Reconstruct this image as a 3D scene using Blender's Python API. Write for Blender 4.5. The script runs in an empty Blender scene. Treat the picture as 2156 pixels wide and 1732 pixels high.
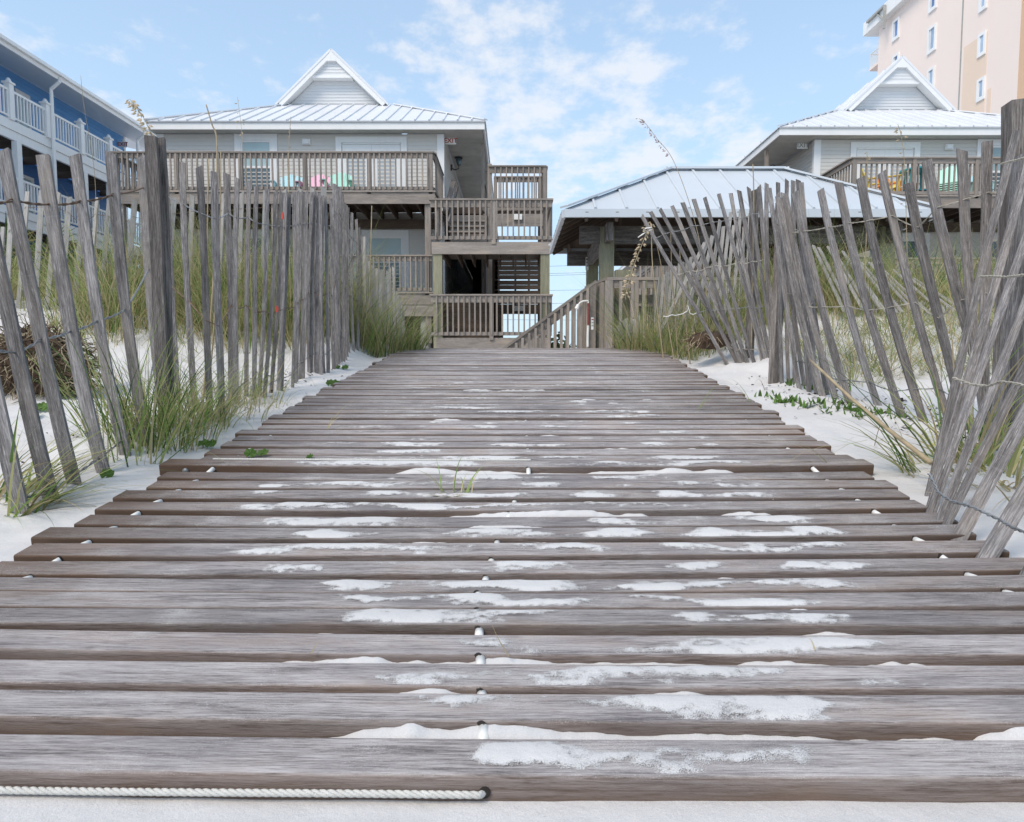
import bpy, math, random
import numpy as np
from mathutils import Vector, Matrix

# ------------------------------------------------------------------ camera, sky, sun, exposure
sc = bpy.context.scene
C = sc.collection
EYE = 0.46
PITCH = math.atan(100 / 1437)
cam = bpy.data.cameras.new('camera'); camo = bpy.data.objects.new('camera', cam); C.objects.link(camo)
cam.sensor_width = 36; cam.lens = 24.0; cam.clip_start = 0.02; cam.clip_end = 3000
camo.location = (0, 0, EYE); camo.rotation_euler = (math.pi / 2 - PITCH, 0, 0)
cam.dof.use_dof = True; cam.dof.focus_distance = 3.2; cam.dof.aperture_fstop = 28
sc.camera = camo
SUN_EL, SUN_AZ = math.radians(48), math.radians(222)      # azimuth measured clockwise from +Y (into the picture)
w = bpy.data.worlds.new('World'); sc.world = w; w.use_nodes = True
N = w.node_tree.nodes; L = w.node_tree.links; N.clear()
out = N.new('ShaderNodeOutputWorld'); bg = N.new('ShaderNodeBackground'); bg.inputs[1].default_value = 0.12
sky = N.new('ShaderNodeTexSky'); sky.sky_type = 'NISHITA'; sky.sun_disc = False
sky.sun_elevation = SUN_EL; sky.sun_rotation = SUN_AZ; sky.air_density = 1.0; sky.dust_density = 0.6; sky.ozone_density = 1.2
tc = N.new('ShaderNodeTexCoord'); sep = N.new('ShaderNodeSeparateXYZ'); L.new(tc.outputs['Generated'], sep.inputs[0])
def wmath(op, a, b=None, clamp=False):
    n = N.new('ShaderNodeMath'); n.operation = op; n.use_clamp = clamp
    for i, v in enumerate((a, b)):
        if v is None: continue
        if isinstance(v, (int, float)): n.inputs[i].default_value = v
        else: L.new(v, n.inputs[i])
    return n.outputs[0]
zz = wmath('ADD', wmath('MAXIMUM', sep.outputs[2], 0.0), 0.16)
cx_ = wmath('DIVIDE', sep.outputs[0], zz); cy_ = wmath('DIVIDE', sep.outputs[1], zz)
comb = N.new('ShaderNodeCombineXYZ'); L.new(cx_, comb.inputs[0]); L.new(cy_, comb.inputs[1])
def wnoise(scale, det, rough, off):
    mp = N.new('ShaderNodeMapping'); mp.inputs['Location'].default_value = off; mp.inputs['Scale'].default_value = (1, 0.8, 1); L.new(comb.outputs[0], mp.inputs[0])
    n = N.new('ShaderNodeTexNoise'); n.inputs['Scale'].default_value = scale; n.inputs['Detail'].default_value = det; n.inputs['Roughness'].default_value = rough
    L.new(mp.outputs[0], n.inputs[0]); return n.outputs[0]
n1 = wnoise(7.5, 8, 0.6, (25.5, 1.9, 0)); n2 = wnoise(1.0, 2, 0.5, (9.435, 3.61, 0))
den = wmath('ADD', wmath('MULTIPLY', n1, 1.0), wmath('MULTIPLY', n2, 0.9))
cl = N.new('ShaderNodeMapRange'); cl.interpolation_type = 'SMOOTHSTEP'; cl.inputs['From Min'].default_value = 0.935; cl.inputs['From Max'].default_value = 1.19
L.new(den, cl.inputs['Value'])
hz = N.new('ShaderNodeMapRange'); hz.inputs['From Min'].default_value = 0.0; hz.inputs['From Max'].default_value = 0.42; hz.inputs['To Min'].default_value = 0.92; hz.inputs['To Max'].default_value = 0.5
L.new(sep.outputs[2], hz.inputs['Value'])
hmix = N.new('ShaderNodeMix'); hmix.data_type = 'RGBA'; L.new(hz.outputs[0], hmix.inputs['Factor']); L.new(sky.outputs[0], hmix.inputs[6]); hmix.inputs[7].default_value = (2.55, 3.42, 4.25, 1)
cmix = N.new('ShaderNodeMix'); cmix.data_type = 'RGBA'; L.new(wmath('MULTIPLY', wmath('MULTIPLY', cl.outputs[0], 0.72), wmath('MULTIPLY', wmath('SUBTRACT', sep.outputs[2], 0.02), 6.0, True)), cmix.inputs['Factor'])
L.new(hmix.outputs[2], cmix.inputs[6]); cmix.inputs[7].default_value = (3.95, 4.0, 4.15, 1)
L.new(cmix.outputs[2], bg.inputs[0]); L.new(bg.outputs[0], out.inputs[0])
sun = bpy.data.lights.new('sun', 'SUN'); suno = bpy.data.objects.new('sun', sun); C.objects.link(suno)
sun.energy = 1.35; sun.angle = math.radians(25); sun.color = (1, 0.88, 0.74)
sd = Vector((math.sin(SUN_AZ) * math.cos(SUN_EL), math.cos(SUN_AZ) * math.cos(SUN_EL), math.sin(SUN_EL)))
suno.rotation_euler = sd.to_track_quat('Z', 'Y').to_euler(); suno.location = (0, 0, 60)
sc.view_settings.view_transform = 'Standard'; sc.view_settings.look = 'None'; sc.view_settings.gamma = 1
sc.view_settings.use_curve_mapping = False; sc.view_settings.exposure = 1.0

# ------------------------------------------------------------------ helpers
random.seed(11); RNG = np.random.default_rng(5)
cP, sP = math.cos(PITCH), math.sin(PITCH)
def ray(u, v):
    x = (u - 1078) / 1437; y = (v - 866) / 1437
    return Vector((x, cP - y * sP, -sP - y * cP))
def at(u, v, Y):
    d = ray(u, v); return Vector((0, 0, EYE)) + d * (Y / d.y)
def atx(u, v, X):
    d = ray(u, v); return Vector((0, 0, EYE)) + d * (X / d.x)
def lerp(a, b, t): return a + (b - a) * t
def sm(x, a=0.0, b=1.0):
    t = np.clip((np.asarray(x, float) - a) / (b - a), 0, 1); return t * t * (3 - 2 * t)
def _h(ix, iy, s):
    n = (ix.astype(np.int64) * 374761393 + iy.astype(np.int64) * 668265263 + s * 974634777) & 0xffffffff
    n = ((n ^ (n >> 13)) * 1274126177) & 0xffffffff
    return ((n ^ (n >> 16)) & 0xffff) / 65535.0
def vn(x, y, s=0):
    x = np.asarray(x, float); y = np.asarray(y, float)
    ix = np.floor(x); iy = np.floor(y); fx = x - ix; fy = y - iy; fx = fx * fx * (3 - 2 * fx); fy = fy * fy * (3 - 2 * fy)
    a = _h(ix, iy, s); b = _h(ix + 1, iy, s); c = _h(ix, iy + 1, s); d = _h(ix + 1, iy + 1, s)
    return (a * (1 - fx) + b * fx) * (1 - fy) + (c * (1 - fx) + d * fx) * fy
def fbm(x, y, s=0, o=4):
    r = 0; a = .5; t = 0
    for i in range(o):
        r = r + a * vn(np.asarray(x) * 2 ** i, np.asarray(y) * 2 ** i, s + i); t += a; a *= .5
    return r / t

class MB:
    def __init__(s): s.v = []; s.f = []; s.uv = []; s.mi = []; s.col = None
    def face(s, idx, uv, mi=0): s.f.append(idx); s.uv.append(uv); s.mi.append(mi)
    def prism(s, prof0, prof1, u0=0, u1=1, caps=True, mi=0, voff=None, close=True):
        n = len(prof0); b = len(s.v); s.v += [tuple(p) for p in prof0] + [tuple(p) for p in prof1]
        vo = random.random() * 9 if voff is None else voff
        per = [0]
        for i in range(n): per.append(per[-1] + (Vector(prof0[(i + 1) % n]) - Vector(prof0[i])).length)
        for i in range(n if close else n - 1):
            j = (i + 1) % n
            s.face((b + i, b + j, b + n + j, b + n + i), [(u0, vo + per[i]), (u0, vo + per[i + 1]), (u1, vo + per[i + 1]), (u1, vo + per[i])], mi)
        if caps:
            s.face(tuple(b + i for i in reversed(range(n))), [(u0 + .003 * i, vo + .05 * i) for i in range(n)], mi)
            s.face(tuple(b + n + i for i in range(n)), [(u1 + .003 * i, vo + .05 * i) for i in range(n)], mi)
    def beam(s, p0, p1, wd, th, n=None, mi=0, caps=True, wd1=None):
        """bar from p0 to p1; n = direction of the th thickness"""
        p0 = Vector(p0); p1 = Vector(p1); d = (p1 - p0); ln = d.length; d.normalize()
        n = Vector(n) if n is not None else (Vector((0, 1, 0)) if abs(d.y) < .9 else Vector((0, 0, 1)))
        a = d.cross(n).normalized(); b = a.cross(d).normalized()
        def pr(p, ww): return [p + a * ww / 2 + b * th / 2, p - a * ww / 2 + b * th / 2, p - a * ww / 2 - b * th / 2, p + a * ww / 2 - b * th / 2]
        u = random.random() * 20
        s.prism(pr(p0, wd), pr(p1, wd1 if wd1 else wd), u, u + ln, caps, mi)
    def box(s, x0, x1, y0, y1, z0, z1, mi=0, axis=None):
        x0, x1 = min(x0, x1), max(x0, x1); y0, y1 = min(y0, y1), max(y0, y1); z0, z1 = min(z0, z1), max(z0, z1)
        L_ = (x1 - x0, y1 - y0, z1 - z0); ax = axis if axis is not None else L_.index(max(L_))
        u = random.random() * 20
        if ax == 0: s.prism([(x0, y0, z0), (x0, y1, z0), (x0, y1, z1), (x0, y0, z1)], [(x1, y0, z0), (x1, y1, z0), (x1, y1, z1), (x1, y0, z1)], u, u + L_[0], mi=mi)
        elif ax == 1: s.prism([(x0, y0, z0), (x0, y0, z1), (x1, y0, z1), (x1, y0, z0)], [(x0, y1, z0), (x0, y1, z1), (x1, y1, z1), (x1, y1, z0)], u, u + L_[1], mi=mi)
        else: s.prism([(x0, y0, z0), (x1, y0, z0), (x1, y1, z0), (x0, y1, z0)], [(x0, y0, z1), (x1, y0, z1), (x1, y1, z1), (x0, y1, z1)], u, u + L_[2], mi=mi)
    def tube(s, pts, r, k=6, mi=0, r1=None, caps=True):
        pts = [Vector(p) for p in pts]; n = len(pts); b = len(s.v); up = Vector((0.13, 0.31, 0.94))
        u = 0
        for i, p in enumerate(pts):
            d = (pts[min(i + 1, n - 1)] - pts[max(i - 1, 0)]).normalized()
            a = d.cross(up)
            if a.length < .05: a = d.cross(Vector((1, 0, 0)))
            a.normalize(); c = a.cross(d)
            rr = r if r1 is None else lerp(r, r1, i / max(1, n - 1))
            for j in range(k):
                t = 2 * math.pi * j / k; s.v.append(tuple(p + (a * math.cos(t) + c * math.sin(t)) * rr))
            if i:
                ln = (p - pts[i - 1]).length
                for j in range(k):
                    q = (j + 1) % k; o = b + (i - 1) * k
                    s.face((o + j, o + q, o + k + q, o + k + j), [(u, j * .02), (u, j * .02 + .02), (u + ln, j * .02 + .02), (u + ln, j * .02)], mi)
                u += ln
        if caps:
            s.face(tuple(b + j for j in reversed(range(k))), [(0, 0)] * k, mi)
            s.face(tuple(b + (n - 1) * k + j for j in range(k)), [(0, 0)] * k, mi)
    def ribbon(s, pts, wid, side, col=None):
        b = len(s.v); n = len(pts)
        for p, wq in zip(pts, wid):
            s.v.append(tuple(p - side * wq / 2)); s.v.append(tuple(p + side * wq / 2))
            if col is not None: s.col += [col, col]
        for i in range(n - 1):
            o = b + 2 * i; s.face((o, o + 1, o + 3, o + 2), [(i, 0), (i, 1), (i + 1, 1), (i + 1, 0)])
    def mesh(s, name, mats, smooth=False):
        me = bpy.data.meshes.new(name); me.from_pydata(s.v, [], s.f)
        uvl = me.uv_layers.new(name='UVMap'); uvl.data.foreach_set('uv', np.array([c for fu in s.uv for c in fu], dtype=np.float32).ravel())
        for m in (mats if isinstance(mats, (list, tuple)) else [mats]): me.materials.append(m)
        if any(s.mi): me.polygons.foreach_set('material_index', s.mi)
        if smooth: me.polygons.foreach_set('use_smooth', [True] * len(s.f))
        if s.col is not None:
            ca = me.color_attributes.new('Col', 'FLOAT_COLOR', 'POINT')
            ca.data.foreach_set('color', np.array([(c[0], c[1], c[2], 1) for c in s.col], dtype=np.float32).ravel())
        me.update(); return me

def props(o, label=None, cat=None, group=None, kind=None):
    if label: o['label'] = label
    if cat: o['category'] = cat
    if group: o['group'] = group
    if kind: o['kind'] = kind
    return o
def wloc(o):
    p = Vector((0, 0, 0))
    while o is not None: p = p + o.location if o.get('_r') is None else p; o = o.parent
    return p
def adopt(o, parent):
    o.parent = parent
    if parent is not None: o.matrix_parent_inverse = Matrix.Translation(-WL[parent.name])
WL = {}
def reg(o): WL[o.name] = Vector(o.location); return o
def mk(name, mb, mat, parent=None, smooth=False, **k):
    """one mesh object whose vertices are world coordinates"""
    me = mb if isinstance(mb, bpy.types.Mesh) else mb.mesh(name, mat, smooth)
    o = bpy.data.objects.new(name, me); C.objects.link(o); reg(o); adopt(o, parent); return props(o, **k)
def empty(name, loc, label=None, cat=None, group=None, kind=None):
    o = bpy.data.objects.new(name, None); C.objects.link(o); o.location = loc; reg(o); return props(o, label, cat, group, kind)
def put(name, me, loc, parent, rot=None):
    """an object on a shared mesh at a place"""
    o = bpy.data.objects.new(name, me); C.objects.link(o); o.location = loc
    if rot: o.rotation_euler = rot
    reg(o); adopt(o, parent); return o
def bx(name, mat, parent, *a, **k):
    m = MB(); m.box(*a, **k); return mk(name, m, mat, parent)

# ------------------------------------------------------------------ materials
def mat(name):
    m = bpy.data.materials.new(name); m.use_nodes = True; nt = m.node_tree
    return m, nt, nt.nodes['Principled BSDF']
def nd(nt, t, **k):
    n = nt.nodes.new(t)
    for a, b in k.items():
        if a in n.inputs: n.inputs[a].default_value = b
        else: setattr(n, a, b)
    return n
def ramp(nt, fac, stops):
    r = nt.nodes.new('ShaderNodeValToRGB'); e = r.color_ramp.elements
    while len(e) < len(stops): e.new(0.5)
    for q, (p, c) in zip(e, stops): q.position = p; q.color = (*c, 1) if len(c) == 3 else c
    nt.links.new(fac, r.inputs[0]); return r.outputs[0]
def mixc(nt, fac, a, b, mode='MIX'):
    n = nt.nodes.new('ShaderNodeMix'); n.data_type = 'RGBA'; n.blend_type = mode
    for i, v in ((0, fac), (6, a), (7, b)):
        if isinstance(v, (int, float)): n.inputs[i].default_value = v
        elif isinstance(v, tuple): n.inputs[i].default_value = (*v, 1)
        else: nt.links.new(v, n.inputs[i])
    return n.outputs[2]
def mth(nt, op, a, b=None, clamp=False):
    n = nt.nodes.new('ShaderNodeMath'); n.operation = op; n.use_clamp = clamp
    for i, v in enumerate((a, b)):
        if v is None: continue
        if isinstance(v, (int, float)): n.inputs[i].default_value = v
        else: nt.links.new(v, n.inputs[i])
    return n.outputs[0]
def wood(name, dark, mid, light, scale=1.0, contrast=.0, flecks=.25, saw=0.0, stain=0.0, brown=None, rough=.85, bump=.5, var=.35, knots=True, dust=0.0, edge=False):
    m, nt, b = mat(name); Lk = nt.links
    uv = nd(nt, 'ShaderNodeUVMap'); oi = nd(nt, 'ShaderNodeObjectInfo')
    vec = nd(nt, 'ShaderNodeCombineXYZ'); Lk.new(mth(nt, 'MULTIPLY', oi.outputs['Random'], 53.0), vec.inputs[0]); Lk.new(mth(nt, 'MULTIPLY', oi.outputs['Random'], 31.0), vec.inputs[1])
    add = nd(nt, 'ShaderNodeVectorMath', operation='ADD'); Lk.new(uv.outputs[0], add.inputs[0]); Lk.new(vec.outputs[0], add.inputs[1])
    def ns(sx, sy, det, rough_=.6, dist=0.0):
        mp = nd(nt, 'ShaderNodeMapping'); mp.inputs['Scale'].default_value = (sx, sy, 1); Lk.new(add.outputs[0], mp.inputs[0])
        n = nd(nt, 'ShaderNodeTexNoise', Scale=1.0, Detail=det, Roughness=rough_, Distortion=dist); Lk.new(mp.outputs[0], n.inputs[0]); return n.outputs[0]
    g = ns(8.0 * scale, 170 * scale, 5, .7, .6); g2 = ns(2.2 * scale, 24 * scale, 4, .55, .9); patch = ns(2.2 * scale, 7 * scale, 3)
    fine = ns(26 * scale, 420 * scale, 3, .8); dash = ns(16 * scale, 240 * scale, 2, .5)
    f = mth(nt, 'ADD', mth(nt, 'MULTIPLY', g, .42), mth(nt, 'ADD', mth(nt, 'MULTIPLY', g2, .28), mth(nt, 'MULTIPLY', fine, .30)))
    dk_ = nd(nt, 'ShaderNodeMapRange'); dk_.inputs['From Min'].default_value = .62; dk_.inputs['From Max'].default_value = .70; Lk.new(dash, dk_.inputs[0])
    lt_ = nd(nt, 'ShaderNodeMapRange'); lt_.inputs['From Min'].default_value = .36; lt_.inputs['From Max'].default_value = .29; Lk.new(dash, lt_.inputs[0])
    col = ramp(nt, f, [(.34 + contrast, dark), (.5, mid), (.64 - contrast * .6, light)])
    col = mixc(nt, mth(nt, 'MULTIPLY', dk_.outputs[0], .55), col, dark); col = mixc(nt, mth(nt, 'MULTIPLY', lt_.outputs[0], flecks), col, tuple(min(1, c * 1.6) for c in light))
    if saw:
        sw = ns(95 * scale, 9 * scale, 2, .6, .2); sf = nd(nt, 'ShaderNodeMapRange'); sf.inputs['From Min'].default_value = .58; sf.inputs['From Max'].default_value = .74; Lk.new(sw, sf.inputs[0]); col = mixc(nt, mth(nt, 'MULTIPLY', mth(nt, 'MULTIPLY', sf.outputs[0], saw), patch), col, light)
    if brown:
        pf = nd(nt, 'ShaderNodeMapRange'); pf.inputs['From Min'].default_value = .52; pf.inputs['From Max'].default_value = .72; Lk.new(patch, pf.inputs[0])
        col = mixc(nt, mth(nt, 'MULTIPLY', pf.outputs[0], .7), col, brown)
    if stain:
        geo_ = nd(nt, 'ShaderNodeNewGeometry'); st = nd(nt, 'ShaderNodeTexNoise', Scale=1.6, Detail=4.0, Roughness=.6); mp_ = nd(nt, 'ShaderNodeMapping'); mp_.inputs['Scale'].default_value = (1, 2.2, 1); Lk.new(geo_.outputs['Position'], mp_.inputs[0]); Lk.new(mp_.outputs[0], st.inputs[0])
        sr = nd(nt, 'ShaderNodeMapRange'); sr.inputs['From Min'].default_value = .47; sr.inputs['From Max'].default_value = .66; Lk.new(st.outputs[0], sr.inputs[0]); col = mixc(nt, mth(nt, 'MULTIPLY', sr.outputs[0], stain), col, (.15, .14, .155))
    if edge:
        at_ = nd(nt, 'ShaderNodeAttribute', attribute_name='Col'); sp = nd(nt, 'ShaderNodeSeparateColor'); Lk.new(at_.outputs['Color'], sp.inputs[0])
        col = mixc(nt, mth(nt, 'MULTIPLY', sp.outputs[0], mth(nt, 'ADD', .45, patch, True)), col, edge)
    v1 = nd(nt, 'ShaderNodeMapRange'); v1.inputs['To Min'].default_value = 1 - var; v1.inputs['To Max'].default_value = 1 + var * .6; Lk.new(oi.outputs['Random'], v1.inputs[0])
    pv = nd(nt, 'ShaderNodeMapRange'); pv.inputs['From Min'].default_value = .3; pv.inputs['From Max'].default_value = .7; pv.inputs['To Min'].default_value = .82; pv.inputs['To Max'].default_value = 1.15; Lk.new(patch, pv.inputs[0])
    hsv = nd(nt, 'ShaderNodeHueSaturation'); Lk.new(mth(nt, 'MULTIPLY', v1.outputs[0], pv.outputs[0]), hsv.inputs['Value']); Lk.new(col, hsv.inputs['Color']); col = hsv.outputs[0]
    if knots:
        mp = nd(nt, 'ShaderNodeMapping'); mp.inputs['Scale'].default_value = (1.6 * scale, 7 * scale, 1); Lk.new(add.outputs[0], mp.inputs[0])
        vo = nd(nt, 'ShaderNodeTexVoronoi', Scale=1.0); Lk.new(mp.outputs[0], vo.inputs[0])
        kf = nd(nt, 'ShaderNodeMapRange'); kf.inputs['From Min'].default_value = .10; kf.inputs['From Max'].default_value = .04; Lk.new(vo.outputs['Distance'], kf.inputs[0])
        col = mixc(nt, mth(nt, 'MULTIPLY', kf.outputs[0], .75), col, tuple(c * .45 for c in dark))
    if dust:
        n = nd(nt, 'ShaderNodeTexNoise', Scale=900.0, Detail=1.0); n3 = nd(nt, 'ShaderNodeTexNoise', Scale=7.0, Detail=3.0)
        geo = nd(nt, 'ShaderNodeNewGeometry'); Lk.new(geo.outputs['Position'], n.inputs[0]); Lk.new(geo.outputs['Position'], n3.inputs[0])
        sz = nd(nt, 'ShaderNodeSeparateXYZ'); Lk.new(geo.outputs['Normal'], sz.inputs[0])
        df = nd(nt, 'ShaderNodeMapRange'); df.inputs['From Min'].default_value = .64; df.inputs['From Max'].default_value = .78
        Lk.new(mth(nt, 'ADD', n.outputs[0], mth(nt, 'MULTIPLY', mth(nt, 'SUBTRACT', n3.outputs[0], .5), .7)), df.inputs[0])
        col = mixc(nt, mth(nt, 'MULTIPLY', mth(nt, 'MULTIPLY', df.outputs[0], dust), mth(nt, 'MAXIMUM', sz.outputs[2], 0.0)), col, (.72, .71, .69))
    Lk.new(col, b.inputs['Base Color']); b.inputs['Roughness'].default_value = rough
    bp = nd(nt, 'ShaderNodeBump', Strength=bump, Distance=.004 / scale ** .5); Lk.new(f, bp.inputs['Height']); Lk.new(bp.outputs[0], b.inputs['Normal'])
    return m
def plain(name, col, rough=.6, metal=0.0, var=.06, nscale=3.0, bump=0.0, spec=None, obj=True, dirt=None):
    m, nt, b = mat(name)
    tcn = nd(nt, 'ShaderNodeNewGeometry'); n = nd(nt, 'ShaderNodeTexNoise', Scale=nscale, Detail=5.0, Roughness=.6); nt.links.new(tcn.outputs['Position'], n.inputs[0])
    c = ramp(nt, n.outputs[0], [(.3, tuple(x * (1 - var) for x in col)), (.7, tuple(min(1, x * (1 + var)) for x in col))])
    if dirt:
        n2 = nd(nt, 'ShaderNodeTexNoise', Scale=nscale * 2.3, Detail=7.0, Roughness=.7); mp = nd(nt, 'ShaderNodeMapping'); mp.inputs['Scale'].default_value = (1, 1, .25)
        nt.links.new(tcn.outputs['Position'], mp.inputs[0]); nt.links.new(mp.outputs[0], n2.inputs[0])
        mr = nd(nt, 'ShaderNodeMapRange'); mr.inputs['From Min'].default_value = .55; mr.inputs['From Max'].default_value = .8; nt.links.new(n2.outputs[0], mr.inputs[0])
        c = mixc(nt, mth(nt, 'MULTIPLY', mr.outputs[0], .5), c, dirt)
    oi = nd(nt, 'ShaderNodeObjectInfo'); v = nd(nt, 'ShaderNodeMapRange'); v.inputs['To Min'].default_value = 1 - var; v.inputs['To Max'].default_value = 1.0; nt.links.new(oi.outputs['Random'], v.inputs[0])
    h = nd(nt, 'ShaderNodeHueSaturation'); nt.links.new(v.outputs[0], h.inputs['Value']); nt.links.new(c, h.inputs['Color'])
    nt.links.new(h.outputs[0], b.inputs['Base Color']); b.inputs['Roughness'].default_value = rough; b.inputs['Metallic'].default_value = metal
    if bump:
        bp = nd(nt, 'ShaderNodeBump', Strength=bump, Distance=.01); n3 = nd(nt, 'ShaderNodeTexNoise', Scale=nscale * 12, Detail=4.0); nt.links.new(tcn.outputs['Position'], n3.inputs[0])
        nt.links.new(n3.outputs[0], bp.inputs['Height']); nt.links.new(bp.outputs[0], b.inputs['Normal'])
    return m
M = {}
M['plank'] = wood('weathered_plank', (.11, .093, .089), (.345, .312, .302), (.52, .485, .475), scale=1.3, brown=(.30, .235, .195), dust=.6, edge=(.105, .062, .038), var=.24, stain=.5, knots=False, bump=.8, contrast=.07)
M['picket'] = wood('grey_picket', (.075, .068, .066), (.20, .186, .182), (.42, .40, .395), scale=1.2, contrast=.06, flecks=.6, saw=.35, brown=(.25, .215, .185), var=.3, knots=True, bump=.8)
M['picket_pale'] = wood('pale_picket', (.22, .205, .19), (.36, .34, .32), (.52, .50, .48), scale=1.5, var=.2, bump=.8)
M['post'] = wood('grey_post', (.045, .038, .034), (.14, .123, .112), (.30, .275, .26), scale=1.0, contrast=.06, var=.15, bump=.9)
M['timber'] = wood('deck_timber', (.16, .135, .115), (.275, .24, .21), (.40, .36, .325), scale=.55, brown=(.32, .25, .19), var=.22, bump=.4)
M['green_timber'] = wood('treated_timber', (.14, .13, .085), (.25, .24, .16), (.36, .34, .25), scale=.5, brown=(.26, .24, .15), var=.12, bump=.4)
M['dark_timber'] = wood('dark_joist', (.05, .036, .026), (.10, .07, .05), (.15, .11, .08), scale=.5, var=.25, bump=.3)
M['siding'] = plain('grey_siding', (.63, .605, .56), .55, var=.03, nscale=1.2)
M['siding_pale'] = plain('pale_gable_siding', (.68, .69, .70), .55, var=.03, nscale=1.2)
M['white'] = plain('white_paint', (.80, .80, .79), .5, var=.03, nscale=2, dirt=(.62, .63, .56))
M['roof'] = plain('white_metal_roof', (.73, .745, .77), .35, .0, var=.04, nscale=.8, dirt=(.55, .57, .60))
M['roof_grey'] = plain('grey_metal_roof', (.56, .60, .64), .4, .05, var=.05, nscale=.8)
M['soffit'] = plain('dirty_soffit', (.56, .56, .53), .7, var=.12, nscale=2.2, dirt=(.30, .29, .25))
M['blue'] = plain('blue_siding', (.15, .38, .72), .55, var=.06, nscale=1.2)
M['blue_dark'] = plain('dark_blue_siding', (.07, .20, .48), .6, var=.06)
M['pvc'] = plain('white_pvc', (.78, .77, .73), .4, var=.05, nscale=30)
M['rope'] = plain('white_rope', (.68, .67, .63), .9, var=.1, nscale=60, bump=.4)
M['black'] = plain('black_metal', (.015, .015, .017), .4, var=.1)
M['hole'] = plain('drilled_hole', (.02, .015, .012), .9)
M['wire'] = plain('galvanised_wire', (.30, .31, .32), .45, .5, var=.3, nscale=14)
M['rust'] = plain('rusty_wire', (.21, .14, .095), .8, .2, var=.4, nscale=25)
M['palewire'] = plain('pale_wire', (.50, .47, .40), .6, .2, var=.25, nscale=25)
M['root'] = plain('dry_roots', (.19, .125, .08), .95, var=.5, nscale=14, bump=.9)
M['debris'] = plain('dead_leaves', (.035, .025, .022), .9, var=.4, nscale=40)
M['straw'] = plain('dry_reed', (.40, .32, .20), .6, var=.25, nscale=20)
M['seed'] = plain('oat_seeds', (.52, .42, .28), .7, var=.3, nscale=50)
M['seed_purple'] = plain('purple_oat_seeds', (.42, .34, .35), .7, var=.3, nscale=50)
M['red'] = plain('red_tag', (.45, .05, .03), .6, var=.1)
M['redpipe'] = plain('dull_red_pipe', (.22, .05, .045), .5, var=.1)
M['yellow'] = plain('yellow_petal', (.75, .52, .02), .6)
M['pink_wall'] = plain('peach_stucco', (.82, .70, .635), .85, var=.02, nscale=.25, dirt=(.80, .65, .55))
M['pink_patch'] = plain('tan_stucco', (.76, .60, .48), .85, var=.03, nscale=.25)
M['orange_wall'] = plain('tan_balcony_wall', (.60, .42, .29), .85, var=.03, nscale=.25)
M['concrete'] = plain('grey_concrete', (.36, .36, .34), .9, var=.12, nscale=4, bump=.3)
M['tree'] = plain('dark_foliage', (.035, .055, .022), .8, var=.4, nscale=1.5)
M['trunk'] = plain('bark', (.10, .08, .06), .9, var=.3)
for n_, c_ in dict(mint=(.42, .76, .64), pink=(.74, .38, .54), sky=(.42, .70, .76), yellowp=(.80, .62, .13), orangep=(.85, .30, .07), teal=(.03, .36, .42)).items():
    M[n_] = plain(n_ + '_paint', c_, .45, var=.05)
def glass(name, col, rough=.08, blinds=False):
    m, nt, b = mat(name); geo = nd(nt, 'ShaderNodeNewGeometry'); n = nd(nt, 'ShaderNodeTexNoise', Scale=.7, Detail=2.0); nt.links.new(geo.outputs['Position'], n.inputs[0])
    c = ramp(nt, n.outputs[0], [(.35, tuple(x * .6 for x in col)), (.65, col)])
    if blinds:
        wv = nd(nt, 'ShaderNodeTexWave', Scale=14.0, bands_direction='Z'); nt.links.new(geo.outputs['Position'], wv.inputs[0])
        c = mixc(nt, mth(nt, 'MULTIPLY', wv.outputs['Fac'], .13), c, tuple(x * .55 for x in col))
    nt.links.new(c, b.inputs['Base Color']); b.inputs['Roughness'].default_value = rough; b.inputs['Specular IOR Level'].default_value = .8; return m
M['glass_dark'] = glass('dark_window_glass', (.10, .16, .19), blinds=True)
M['glass_blind'] = glass('blinds_behind_glass', (.42, .55, .56), .25, True)
M['glass_door'] = glass('door_glass', (.50, .54, .57))
M['glass_tower'] = glass('blue_window_glass', (.16, .27, .52), .2)
M['glass_tower_pale'] = glass('pale_window_glass', (.40, .52, .68), .2)

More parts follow.
